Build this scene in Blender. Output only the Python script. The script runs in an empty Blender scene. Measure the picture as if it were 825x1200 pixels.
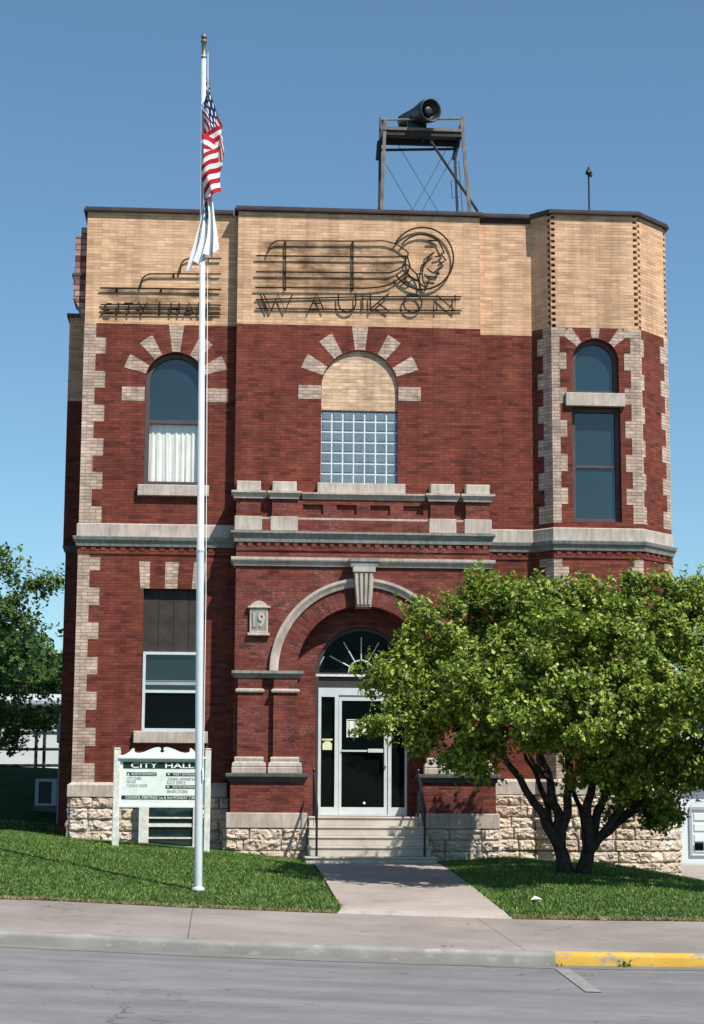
import bpy, math, random
import numpy as np
from mathutils import Vector, Matrix, noise
from mathutils.geometry import tessellate_polygon
random.seed(7); rng = np.random.default_rng(11)
S = bpy.context.scene; COL = S.collection
R = math.radians
# ------------------------------------------------------------------ camera
EYE = Vector((0, 0, 1.65)); F = 2180.0; W0, H0 = 825.0, 1200.0
YAW, PITCH, ROLL = R(4.0), math.atan(345 / F), R(0.3)
fw = Vector((math.sin(YAW) * math.cos(PITCH), math.cos(YAW) * math.cos(PITCH), math.sin(PITCH)))
rt0 = Vector((math.cos(YAW), -math.sin(YAW), 0)); up0 = rt0.cross(fw)
rt = rt0 * math.cos(ROLL) + up0 * math.sin(ROLL)
up = up0 * math.cos(ROLL) - rt0 * math.sin(ROLL)
cam = bpy.data.cameras.new('camera'); co = bpy.data.objects.new('camera', cam); COL.objects.link(co)
cam.sensor_fit = 'VERTICAL'; cam.sensor_height = 36; cam.sensor_width = 24.75; cam.lens = 36 * F / H0
cam.clip_start = 0.1; cam.clip_end = 3000
M = Matrix((rt, up, -fw)).transposed().to_4x4(); M.translation = EYE
co.matrix_world = M; S.camera = co
# ------------------------------------------------------------------ light
AZ, EL = R(40), R(53)
sund = Vector((math.sin(AZ) * math.cos(EL), -math.cos(AZ) * math.cos(EL), math.sin(EL)))
w = bpy.data.worlds.new('World'); S.world = w; w.use_nodes = True
nt = w.node_tree; bg = nt.nodes['Background']
sky = nt.nodes.new('ShaderNodeTexSky'); sky.sky_type = 'NISHITA'; sky.sun_disc = False
sky.sun_elevation = EL; sky.sun_rotation = math.pi - AZ; sky.altitude = 300
sky.air_density = 1.0; sky.dust_density = 0.35; sky.ozone_density = 2.6
tint = nt.nodes.new('ShaderNodeMix'); tint.data_type = 'RGBA'; tint.blend_type = 'MULTIPLY'; tint.inputs[0].default_value = 1; tint.inputs[7].default_value = (.88, 1.08, 1.08, 1)
nt.links.new(sky.outputs[0], tint.inputs[6]); nt.links.new(tint.outputs[2], bg.inputs[0]); bg.inputs[1].default_value = 0.09
sl = bpy.data.lights.new('sun', 'SUN'); sl.energy = 5.0; sl.angle = R(0.5); sl.color = (1, .95, .87)
so = bpy.data.objects.new('sun', sl); COL.objects.link(so)
so.rotation_euler = (-sund).to_track_quat('-Z', 'Y').to_euler(); so.location = sund * 60
S.view_settings.view_transform = 'Standard'; S.view_settings.look = 'None'
S.view_settings.exposure = 0.45; S.view_settings.gamma = 1; S.view_settings.use_curve_mapping = False
S.render.engine = 'CYCLES'

# ------------------------------------------------------------------ measuring: where a sight line meets a real plane
def ray(px, py):
    return fw * F + rt * (px - W0 / 2) - up * (py - H0 / 2)
def U(px, py, Y):                       # vertical plane at depth Y -> (x, z)
    d = ray(px, py); t = (Y - EYE.y) / d.y; p = EYE + d * t
    return p.x, p.z
def UX(px, py, Y): return U(px, py, Y)[0]
def UZ(px, py, Y): return U(px, py, Y)[1]
def P3(px, py, Y):
    x, z = U(px, py, Y); return Vector((x, Y, z))

# ------------------------------------------------------------------ mesh builder
class MB:
    def __init__(s): s.v = []; s.f = []; s.uv = {}; s.m = {}
    def add(s, vs, fs, uvs=None, mat=0):
        o = len(s.v); s.v += [tuple(p) for p in vs]
        for i, f in enumerate(fs):
            k = len(s.f); s.f.append([o + j for j in f])
            if uvs: s.uv[k] = uvs[i]
            if mat: s.m[k] = mat
    def box(s, x0, x1, y0, y1, z0, z1, mat=0):
        if x1 < x0: x0, x1 = x1, x0
        if z1 < z0: z0, z1 = z1, z0
        if y1 < y0: y0, y1 = y1, y0
        v = [(x, y, z) for z in (z0, z1) for y in (y0, y1) for x in (x0, x1)]
        s.add(v, [(0, 2, 3, 1), (4, 5, 7, 6), (0, 1, 5, 4), (2, 6, 7, 3), (0, 4, 6, 2), (1, 3, 7, 5)], mat=mat)
    def bevbox(s, x0, x1, y0, y1, z0, z1, b=.012, mat=0):   # box whose front edges are chamfered
        if x1 < x0: x0, x1 = x1, x0
        if z1 < z0: z0, z1 = z1, z0
        v = [(x0, y1, z0), (x1, y1, z0), (x1, y1, z1), (x0, y1, z1),
             (x0, y0 + b, z0), (x1, y0 + b, z0), (x1, y0 + b, z1), (x0, y0 + b, z1),
             (x0 + b, y0, z0 + b), (x1 - b, y0, z0 + b), (x1 - b, y0, z1 - b), (x0 + b, y0, z1 - b)]
        f = [(3, 2, 1, 0), (8, 9, 10, 11)]
        for i in range(4):
            j = (i + 1) % 4
            f += [(i, j, 4 + j, 4 + i), (4 + i, 4 + j, 8 + j, 8 + i)]
        s.add(v, f, mat=mat)
    def hexa(s, a, b, mat=0):           # two quads (4 pts each)
        s.add(list(a) + list(b), [(3, 2, 1, 0), (4, 5, 6, 7), (0, 1, 5, 4), (1, 2, 6, 5), (2, 3, 7, 6), (3, 0, 4, 7)], mat=mat)
    def prism(s, poly, y0, y1, holes=(), mat=0):            # polygon in x,z pushed from y0 (front) to y1
        loops = [list(poly)] + [list(h) for h in holes]
        flat = [p for l in loops for p in l]
        tris = tessellate_polygon([[Vector((p[0], p[1], 0)) for p in l] for l in loops])
        n = len(flat)
        vs = [(p[0], y0, p[1]) for p in flat] + [(p[0], y1, p[1]) for p in flat]
        fs = []
        for t in tris:
            a, b, c = [flat[i] for i in t]
            cr = (b[0] - a[0]) * (c[1] - a[1]) - (b[1] - a[1]) * (c[0] - a[0])
            t = tuple(t) if cr > 0 else tuple(t)[::-1]
            fs.append(t); fs.append(tuple(n + i for i in t[::-1]))
        o = 0
        for li, l in enumerate(loops):
            ar = sum(l[i][0] * l[(i + 1) % len(l)][1] - l[(i + 1) % len(l)][0] * l[i][1] for i in range(len(l)))
            ccw = ar > 0
            for i in range(len(l)):
                j = (i + 1) % len(l)
                q = (o + i, n + o + i, n + o + j, o + j)
                if ccw == (li > 0): q = q[::-1]
                fs.append(q)
            o += len(l)
        s.add(vs, fs, mat=mat)
    def plan(s, poly, z0, z1, mat=0):                        # polygon in x,y pushed up
        n = len(poly); ar = sum(poly[i][0] * poly[(i + 1) % n][1] - poly[(i + 1) % n][0] * poly[i][1] for i in range(n))
        if ar < 0: poly = poly[::-1]
        vs = [(p[0], p[1], z0) for p in poly] + [(p[0], p[1], z1) for p in poly]
        fs = [(i, (i + 1) % n, n + (i + 1) % n, n + i) for i in range(n)] + [tuple(range(n))[::-1], tuple(range(n, 2 * n))]
        s.add(vs, fs, mat=mat)
    def sweep(s, path, prof, mat=0):                         # moulding: plan path left to right, profile of (out, z) from bottom to top
        n = len(path); sec = []
        for i, p in enumerate(path):
            ns = []
            if i > 0: a = Vector(path[i - 1]); b = Vector(p); d = (b - a).normalized(); ns.append(Vector((d.y, -d.x)))
            if i < n - 1: a = Vector(p); b = Vector(path[i + 1]); d = (b - a).normalized(); ns.append(Vector((d.y, -d.x)))
            m = sum(ns, Vector((0, 0))).normalized(); m = m / max(.3, m.dot(ns[0]))
            sec.append([(p[0] + m.x * o, p[1] + m.y * o, z) for o, z in prof])
        k = len(prof); vs = [q for c in sec for q in c]; fs = []
        for i in range(n - 1):
            for j in range(k):
                j2 = (j + 1) % k
                fs.append((i * k + j, (i + 1) * k + j, (i + 1) * k + j2, i * k + j2))
        fs.append(tuple(range(k))[::-1] ); fs.append(tuple((n - 1) * k + j for j in range(k)))
        s.add(vs, fs, mat=mat)
    def tube(s, pts, r, n=8, mat=0, closed=False):
        pts = [Vector(p) for p in pts]; m = len(pts)
        rs = r if isinstance(r, (list, tuple)) else [r] * m
        vs = []; ref = None
        for i, p in enumerate(pts):
            if closed: d = pts[(i + 1) % m] - pts[i - 1]
            else: d = pts[min(i + 1, m - 1)] - pts[max(i - 1, 0)]
            if d.length < 1e-9: d = Vector((0, 0, 1))
            d.normalize()
            if ref is None: ref = d.orthogonal().normalized()
            a = (ref - d * ref.dot(d))
            a = a.normalized() if a.length > 1e-6 else d.orthogonal().normalized()
            ref = a; b = d.cross(a)
            for k in range(n):
                t = 2 * math.pi * k / n
                vs.append(p + (a * math.cos(t) + b * math.sin(t)) * rs[i])
        fs = []
        for i in range(m if closed else m - 1):
            i2 = (i + 1) % m
            for k in range(n):
                k2 = (k + 1) % n
                fs.append((i * n + k, i * n + k2, i2 * n + k2, i2 * n + k))
        if not closed: fs += [tuple(range(n))[::-1], tuple((m - 1) * n + k for k in range(n))]
        s.add(vs, fs, mat=mat)
    def lathe(s, prof, origin, axis=(0, 0, 1), n=24, mat=0):  # prof: (radius, distance along axis)
        ax = Vector(axis).normalized(); a = ax.orthogonal().normalized(); b = ax.cross(a); o = Vector(origin)
        vs = []; fs = []
        for r, h in prof:
            for k in range(n):
                t = 2 * math.pi * k / n
                vs.append(o + ax * h + (a * math.cos(t) + b * math.sin(t)) * max(r, 1e-4))
        for i in range(len(prof) - 1):
            for k in range(n):
                k2 = (k + 1) % n
                fs.append((i * n + k, i * n + k2, (i + 1) * n + k2, (i + 1) * n + k))
        s.add(vs, fs, mat=mat)
    def wedge(s, cx, cz, r0, r1, a0, a1, y0, y1, n=3, mat=0, flat=None):
        A = [a0 + (a1 - a0) * i / n for i in range(n + 1)]
        poly = [(cx + r0 * math.cos(a), cz + r0 * math.sin(a)) for a in A]
        out = [(cx + r1 * math.cos(a), cz + r1 * math.sin(a)) for a in A[::-1]]
        if flat is not None: out = [(cx + (flat - cz) / math.tan(a), flat) if abs(math.cos(a)) > 1e-6 else (cx, flat) for a in A[::-1]]
        s.prism(poly + out, y0, y1, mat=mat)
    def ring(s, cx, cz, r0, r1, a0, a1, y0, y1, n=40, mat=0): # arch ring with bricks laid radially
        rm = (r0 + r1) / 2
        for i in range(n):
            t0 = a0 + (a1 - a0) * i / n; t1 = a0 + (a1 - a0) * (i + 1) / n
            p = lambda r, t, y: (cx + r * math.cos(t), y, cz + r * math.sin(t))
            v = [p(r0, t0, y0), p(r1, t0, y0), p(r1, t1, y0), p(r0, t1, y0), p(r0, t0, y1), p(r1, t0, y1), p(r1, t1, y1), p(r0, t1, y1)]
            u0, u1 = t0 * rm, t1 * rm
            q = [(r0, u0), (r1, u0), (r1, u1), (r0, u1)]
            s.add(v, [(0, 1, 2, 3), (4, 0, 3, 7), (1, 5, 6, 2)], [q, [(y1, u0), (y0, u0), (y0, u1), (y1, u1)], [(y0, u0), (y1, u0), (y1, u1), (y0, u1)]], mat=mat)
            if i == 0: s.add([v[0], v[1], v[5], v[4]], [(0, 3, 2, 1)], mat=mat)
            if i == n - 1: s.add([v[3], v[2], v[6], v[7]], [(0, 1, 2, 3)], mat=mat)
    def build(s, name, mats, parent=None, smooth=False):
        if not isinstance(mats, (list, tuple)): mats = [mats]
        me = bpy.data.meshes.new(name)
        off = WL(parent) if parent else Vector((0, 0, 0))
        V = [(p[0] - off.x, p[1] - off.y, p[2] - off.z) for p in s.v]
        me.from_pydata(V, [], s.f); 
        for m in mats: me.materials.append(m)
        ul = me.uv_layers.new(name='UVMap'); buf = np.zeros(len(me.loops) * 2, dtype=np.float32)
        for p in me.polygons:
            k = p.index
            if k in s.m: p.material_index = s.m[k]
            cu = s.uv.get(k); n = p.normal; hz = math.hypot(n.x, n.y)
            if hz > 1e-6: tx, ty = -n.y / hz, n.x / hz
            for j, li in enumerate(p.loop_indices):
                if cu: uu, vv = cu[j]
                else:
                    q = s.v[s.f[k][j]]
                    if abs(n.z) > .75: uu, vv = q[0], q[1]
                    else: uu, vv = q[0] * tx + q[1] * ty, q[2]
                buf[2 * li] = uu; buf[2 * li + 1] = vv
            p.use_smooth = smooth
        ul.data.foreach_set('uv', buf)
        o = bpy.data.objects.new(name, me); COL.objects.link(o)
        if parent: o.parent = parent
        return o
WLOC = {}
def WL(o):
    v = Vector((0, 0, 0))
    while o: v = v + o.location; o = o.parent
    return v
def tag(o, label=None, cat=None, group=None, kind=None):
    if label: o['label'] = label
    if cat: o['category'] = cat
    if group: o['group'] = group
    if kind: o['kind'] = kind
    return o
def thing(name, loc, label, cat, group=None):
    o = bpy.data.objects.new(name, None); COL.objects.link(o); o.location = loc; o.empty_display_size = .2
    return tag(o, label, cat, group)
def arch_poly(cx, zc, r, zb, n=28):     # arched opening: semicircle over straight jambs
    return [(cx - r, zb), (cx + r, zb)] + [(cx + r * math.cos(math.pi * i / n), zc + r * math.sin(math.pi * i / n)) for i in range(n + 1)]
def rect(x0, x1, z0, z1): return [(x0, z0), (x1, z0), (x1, z1), (x0, z1)]
def text(s, x0, x1, z0, z1, Y, mat, parent, name='lettering', bold=0., depth=.004):
    cu = bpy.data.curves.new('t', 'FONT'); cu.body = s; cu.offset = bold; cu.extrude = .5; cu.resolution_u = 4
    ob = bpy.data.objects.new('t', cu); COL.objects.link(ob)
    dg = bpy.context.evaluated_depsgraph_get(); me0 = bpy.data.meshes.new_from_object(ob.evaluated_get(dg))
    V = np.array([v.co[:] for v in me0.vertices]); mn, mx = V.min(0), V.max(0)
    mb = MB()
    vs = [(x0 + (v[0] - mn[0]) / (mx[0] - mn[0]) * (x1 - x0), Y - v[2] * depth * 2 + 0, z0 + (v[1] - mn[1]) / (mx[1] - mn[1]) * (z1 - z0)) for v in V]
    mb.add(vs, [tuple(p.vertices) for p in me0.polygons])
    bpy.data.objects.remove(ob); bpy.data.curves.remove(cu); bpy.data.meshes.remove(me0)
    return mb.build(name, mat, parent)

# ------------------------------------------------------------------ materials
class NT:
    def __init__(s, name):
        s.m = bpy.data.materials.new(name); s.m.use_nodes = True; s.t = s.m.node_tree
        s.p = s.t.nodes['Principled BSDF']; s.out = s.t.nodes['Material Output']
    def n(s, typ, **k):
        nd = s.t.nodes.new(typ)
        for a, v in k.items(): setattr(nd, a, v)
        return nd
    def l(s, a, b): s.t.links.new(a, b)
    def pos(s): return s.n('ShaderNodeNewGeometry').outputs['Position']
    def noise(s, scale, detail=4, vec=None, rough=.55, stretch=None):
        nd = s.n('ShaderNodeTexNoise'); nd.inputs['Scale'].default_value = scale; nd.inputs['Detail'].default_value = detail; nd.inputs['Roughness'].default_value = rough
        v = vec or s.pos()
        if stretch:
            mp = s.n('ShaderNodeMapping'); mp.inputs['Scale'].default_value = stretch; s.l(v, mp.inputs[0]); v = mp.outputs[0]
        s.l(v, nd.inputs['Vector']); return nd.outputs[0]
    def ramp(s, fac, stops):
        nd = s.n('ShaderNodeValToRGB'); s.l(fac, nd.inputs[0]); e = nd.color_ramp.elements
        while len(e) < len(stops): e.new(.5)
        for i, (p, c) in enumerate(stops): e[i].position = p; e[i].color = (*c, 1) if len(c) == 3 else c
        return nd.outputs[0]
    def mix(s, fac, a, b, mode='MIX'):
        nd = s.n('ShaderNodeMix', data_type='RGBA', blend_type=mode)
        if isinstance(fac, (int, float)): nd.inputs[0].default_value = fac
        else: s.l(fac, nd.inputs[0])
        for i, c in ((6, a), (7, b)):
            if isinstance(c, tuple): nd.inputs[i].default_value = (*c, 1)
            else: s.l(c, nd.inputs[i])
        return nd.outputs[2]
    def math(s, op, a, b=None, clamp=False):
        nd = s.n('ShaderNodeMath', operation=op); nd.use_clamp = clamp
        for i, c in ((0, a), (1, b)):
            if c is None: continue
            if isinstance(c, (int, float)): nd.inputs[i].default_value = c
            else: s.l(c, nd.inputs[i])
        return nd.outputs[0]
    def bump(s, h, strength=.3, dist=.01):
        nd = s.n('ShaderNodeBump'); nd.inputs['Strength'].default_value = strength; nd.inputs['Distance'].default_value = dist
        s.l(h, nd.inputs['Height']); s.l(nd.outputs[0], s.p.inputs['Normal'])
    def base(s, c, rough=.8, spec=.3, metal=0):
        if isinstance(c, tuple): s.p.inputs['Base Color'].default_value = (*c, 1)
        else: s.l(c, s.p.inputs['Base Color'])
        s.p.inputs['Roughness'].default_value = rough; s.p.inputs['Specular IOR Level'].default_value = spec; s.p.inputs['Metallic'].default_value = metal
        return s
def plain(name, c, rough=.6, spec=.4, metal=0, var=.12, sc=6, bump=0):
    t = NT(name); n = t.noise(sc, 5)
    k = t.ramp(n, [(.25, tuple(x * (1 - var * 2) for x in c)), (.75, tuple(min(1, x * (1 + var)) for x in c))])
    t.base(k, rough, spec, metal)
    if bump: t.bump(t.noise(sc * 8, 4), bump, .01)
    return t.m
def brick(name, c1, c2, mortar, mot=1., bw=.2, rh=.054, ms=.006, wash=None, stain=None, zs=None, bump=.5, dark=None):
    t = NT(name); uv = t.n('ShaderNodeUVMap').outputs[0]
    b = t.n('ShaderNodeTexBrick'); t.l(uv, b.inputs['Vector'])
    b.offset = .5; b.squash = 1
    b.inputs['Scale'].default_value = 1; b.inputs['Brick Width'].default_value = bw; b.inputs['Row Height'].default_value = rh
    b.inputs['Mortar Size'].default_value = ms; b.inputs['Mortar Smooth'].default_value = .3; b.inputs['Bias'].default_value = 0
    b.inputs['Color1'].default_value = (*c1, 1); b.inputs['Color2'].default_value = (*c2, 1); b.inputs['Mortar'].default_value = (*mortar, 1)
    big = t.noise(.9, 5); mid = t.noise(5, 4, stretch=(1, 1, 2.5)); fine = t.noise(60, 3)
    c = t.mix(mot, b.outputs[0], t.ramp(big, [(.3, (.86, .85, .84)), (.7, (1.12, 1.12, 1.12))]), 'MULTIPLY')
    c = t.mix(mot, c, t.ramp(mid, [(.25, (.72, .72, .72)), (.75, (1.2, 1.2, 1.2))]), 'MULTIPLY')
    c = t.mix(.6, c, t.ramp(fine, [(.3, (.75, .75, .75)), (.7, (1.2, 1.2, 1.2))]), 'MULTIPLY')
    c = t.mix(.8, c, t.ramp(t.noise(1.5, 5, stretch=(2.6, 2.6, .22)), [(.30, (.68, .67, .67)), (.55, (1, 1, 1)), (.8, (1.1, 1.1, 1.1))]), 'MULTIPLY')
    if dark:                                # soot-dark single bricks
        wn = t.n('ShaderNodeTexWhiteNoise', noise_dimensions='2D')
        sx = t.n('ShaderNodeSeparateXYZ'); t.l(uv, sx.inputs[0]); cx = t.n('ShaderNodeCombineXYZ')
        row = t.math('FLOOR', t.math('DIVIDE', sx.outputs[1], rh))
        half = t.math('MULTIPLY', t.math('MODULO', t.math('ABSOLUTE', row), 2), .5)
        t.l(t.math('FLOOR', t.math('ADD', t.math('DIVIDE', sx.outputs[0], bw), half)), cx.inputs[0]); t.l(row, cx.inputs[1])
        t.l(cx.outputs[0], wn.inputs[0])
        c = t.mix(1, c, t.ramp(wn.outputs[0], [(0, dark), (.16, (.86, .86, .86)), (.5, (1, 1, 1)), (1, (1.14, 1.14, 1.14))]), 'MULTIPLY')
    if wash:                                # pale efflorescence
        n = t.noise(1.6, 6, stretch=(1, 1, 1.6)); f = t.ramp(n, [(.46, (0, 0, 0)), (.78, (1, 1, 1))])
        f2 = t.ramp(t.noise(16, 5, stretch=(1, 1, 2.4), rough=.7), [(.47, (0, 0, 0)), (.66, (1, 1, 1))])
        c = t.mix(t.math('MULTIPLY', t.math('MULTIPLY', f, f2), wash[1]), c, wash[0])
    if stain:                               # rust and soot that has run from the sign frames; bands given in metres of height
        sx = t.n('ShaderNodeSeparateXYZ'); t.l(t.pos(), sx.inputs[0])
        tot = None
        for (z0, z1, x0, x1, a) in stain:
            mz = t.math('MULTIPLY', t.math('SMOOTH_MIN', 1, t.math('MULTIPLY', t.math('SUBTRACT', sx.outputs[2], z0), 14)), 1, True)
            mz2 = t.math('MULTIPLY', t.math('SUBTRACT', z1, sx.outputs[2]), 14, True)
            mx = t.math('MULTIPLY', t.math('MULTIPLY', t.math('SUBTRACT', sx.outputs[0], x0), 5, True), t.math('MULTIPLY', t.math('SUBTRACT', x1, sx.outputs[0]), 5, True))
            m = t.math('MULTIPLY', t.math('MULTIPLY', t.math('MULTIPLY', mz, mz2, True), mx), a)
            tot = m if tot is None else t.math('ADD', tot, m, True)
        n = t.ramp(t.noise(2.0, 6, stretch=(1.0, 1, 2.6), rough=.68), [(.36, (0, 0, 0)), (.66, (.9, .9, .9))])
        c = t.mix(t.math('MULTIPLY', tot, n, True), c, (.085, .046, .022))
    t.base(c, .88, .2)
    h = t.math('ADD', t.math('MULTIPLY', b.outputs[1], -1), t.math('MULTIPLY', t.noise(45, 3), .35))
    t.bump(h, bump, .006)
    return t.m
ZQ = UZ(180, 380, 33.3)                     # height where red brick turns to buff
ZB_ = lambda y: UZ(420, y, 33.1)
XB = lambda x: UX(x, 330, 33.1)
ZW = lambda y: UZ(180, y, 33.3)
MR = dict()
MR['red'] = brick('red_brick', (.205, .050, .031), (.145, .037, .025), (.10, .034, .025), wash=((.30, .2, .18), .12), dark=(.58, .58, .6))
MR['porch'] = brick('porch_red_brick', (.21, .052, .036), (.145, .039, .029), (.115, .046, .037), wash=((.48, .34, .33), .5), dark=(.55, .55, .6))
MR['buff'] = brick('buff_brick', (.66, .42, .262), (.585, .365, .225), (.43, .27, .165), bw=.29, rh=.058, ms=.005, mot=.45, dark=(.82, .80, .77),
    stain=[(ZB_(346), ZB_(283), XB(300), XB(470), 1.0), (ZB_(372), ZB_(345), XB(300), XB(545), .6), (ZW(374), ZW(336), UX(116, 350, 33.3), UX(258, 350, 33.3), 1.0)])
MR['buff2'] = brick('buff_infill_brick', (.69, .485, .335), (.59, .405, .27), (.42, .31, .21), bw=.30, rh=.062, ms=.005, dark=(.8, .78, .74))
MR['cream'] = brick('cream_brick', (.54, .42, .34), (.44, .33, .265), (.24, .17, .135), bw=.2, rh=.06, ms=.006, dark=(.72, .72, .72))
MR['mixed'] = brick('banded_brick', (.55, .36, .31), (.17, .04, .035), (.10, .03, .03), bw=.2, rh=.11, ms=.01)
def stone(name, c, streak=.5, rough=.85, green=.0):
    t = NT(name); n = t.noise(3, 6); v = t.noise(6, 5, stretch=(3, 3, .5)); f = t.noise(50, 4)
    k = t.ramp(n, [(.25, tuple(x * .72 for x in c)), (.75, tuple(x * 1.15 for x in c))])
    k = t.mix(streak, k, t.ramp(v, [(.3, (.4, .42, .4)), (.6, (1.05, 1.05, 1.05))]), 'MULTIPLY')
    k = t.mix(.5, k, t.ramp(f, [(.3, (.75, .75, .75)), (.7, (1.15, 1.15, 1.15))]), 'MULTIPLY')
    t.base(k, rough, .2); t.bump(f, .35, .006); return t.m
MR['lime'] = stone('limestone', (.50, .43, .375), .45)
MR['limedark'] = stone('weathered_limestone', (.27, .275, .25), .55)
MR['slab'] = stone('sooty_stone', (.10, .105, .10), .5)
t = NT('rockface_stone'); rn = t.noise(2.5, 6); at = t.n('ShaderNodeAttribute', attribute_name='tint').outputs[2]
k = t.ramp(at, [(0, (.50, .39, .30)), (.35, (.62, .51, .40)), (.7, (.56, .47, .40)), (1, (.66, .57, .48))])
k = t.mix(.7, k, t.ramp(rn, [(.3, (.62, .6, .58)), (.65, (1.1, 1.1, 1.1))]), 'MULTIPLY')
jt = t.n('ShaderNodeAttribute', attribute_name='joint').outputs[2]
k = t.mix(t.math('MULTIPLY', jt, .75), k, (.16, .135, .105))
t.base(k, .9, .15); t.bump(t.noise(30, 6), .5, .012); MR['rock'] = t.m
t = NT('coping'); k = t.ramp(t.noise(3, 5), [(.3, (.028, .02, .022)), (.7, (.06, .045, .045))]); t.base(k, .55, .4); MR['coping'] = t.m
MR['roof'] = plain('roof_gravel', (.12, .11, .10), .95, .1, sc=20)
MR['wood'] = plain('brown_painted_frame', (.085, .065, .068), .6, .3, sc=8)
MR['board'] = plain('brown_plywood', (.050, .041, .037), .75, .2, sc=5, var=.2)
MR['alum'] = plain('pale_aluminium', (.62, .66, .66), .42, .5, .15, sc=5, var=.06)
MR['white'] = plain('white_paint', (.72, .78, .73), .6, .3, sc=9, var=.07)
MR['chalk'] = plain('weathered_white_paint', (.68, .69, .62), .75, .2, sc=14, var=.16)
MR['bronze'] = plain('bronze_trim', (.05, .042, .04), .5, .4, sc=5)
MR['black'] = plain('black_iron', (.012, .012, .013), .5, .4, sc=10)
MR['rust'] = plain('rusted_sign_tube', (.022, .018, .012), .8, .2, sc=14, var=.3)
MR['steel'] = plain('weathered_tower_steel', (.21, .175, .155), .75, .3, .2, sc=5, var=.25)
MR['darksteel'] = plain('dark_tower_steel', (.035, .04, .045), .7, .3, .2, sc=8, var=.2)
MR['siren'] = plain('dark_siren_paint', (.014, .024, .024), .45, .5, 0, sc=9, var=.3)
MR['pole'] = plain('flagpole_metal', (.66, .70, .72), .35, .5, .3, sc=3, var=.05)
MR['brass'] = plain('dull_pole_top', (.20, .17, .12), .5, .5, .5, sc=9)
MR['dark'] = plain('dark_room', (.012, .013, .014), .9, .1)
MR['paper'] = plain('paper', (.78, .80, .72), .8, .2, sc=30, var=.04)
MR['ink'] = plain('ink', (.05, .06, .055), .8, .2)
MR['green'] = plain('dark_green_paint', (.008, .036, .022), .55, .3, sc=10)
MR['letter'] = plain('white_lettering', (.82, .84, .78), .6, .2, sc=10, var=.03)
MR['greyletter'] = plain('faded_dark_lettering', (.10, .12, .105), .7, .2, sc=10, var=.05)
def glass(name, c, rough=.03, ior=1.6, wob=.004):
    t = NT(name); k = t.ramp(t.noise(.7, 3), [(.3, tuple(x * .8 for x in c)), (.7, tuple(x * 1.2 for x in c))])
    t.base(k, rough, .5 if ior > 1.4 else .12); t.p.inputs['IOR'].default_value = ior
    t.bump(t.noise(1.5, 2), .12, .02); return t.m
MR['glass'] = glass('window_glass', (.014, .034, .045), ior=1.75)
MR['glassdark'] = glass('dark_glass', (.0025, .005, .005), ior=1.33)
MR['glassteal'] = glass('teal_glass', (.006, .022, .024), ior=1.6)
t = NT('clear_glass'); tr = t.n('ShaderNodeBsdfTransparent'); tr.inputs[0].default_value = (.97, .97, .96, 1); gl = t.n('ShaderNodeBsdfGlossy'); gl.inputs['Roughness'].default_value = .03
fr = t.n('ShaderNodeFresnel'); fr.inputs[0].default_value = 1.6; mx = t.n('ShaderNodeMixShader')
mx.inputs[0].default_value = .06; t.l(tr.outputs[0], mx.inputs[1]); t.l(gl.outputs[0], mx.inputs[2]); t.l(mx.outputs[0], t.out.inputs[0]); MR['clear'] = t.m
t = NT('glass_block'); k = t.ramp(t.noise(5, 3), [(.3, (.12, .165, .205)), (.7, (.165, .215, .25))]); t.base(k, .15, .45); t.bump(t.noise(25, 2), .15, .01); MR['gblock'] = t.m
MR['mortar'] = plain('white_block_mortar', (.66, .72, .74), .8, .2, sc=10, var=.06)
t = NT('curtain'); t.base(t.ramp(t.noise(4, 4), [(.3, (.76, .76, .71)), (.7, (.88, .88, .83))]), .9, .1); t.p.inputs['Transmission Weight'].default_value = 0; MR['curtain'] = t.m
t = NT('concrete'); c = t.ramp(t.noise(2.2, 7, rough=.65), [(.3, (.40, .36, .31)), (.7, (.56, .51, .45))]); c = t.mix(.6, c, t.ramp(t.noise(70, 3), [(.3, (.75, .75, .75)), (.7, (1.15, 1.15, 1.15))]), 'MULTIPLY'); t.base(c, .92, .15); t.bump(t.noise(70, 4), .3, .006); MR['concrete'] = t.m
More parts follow.
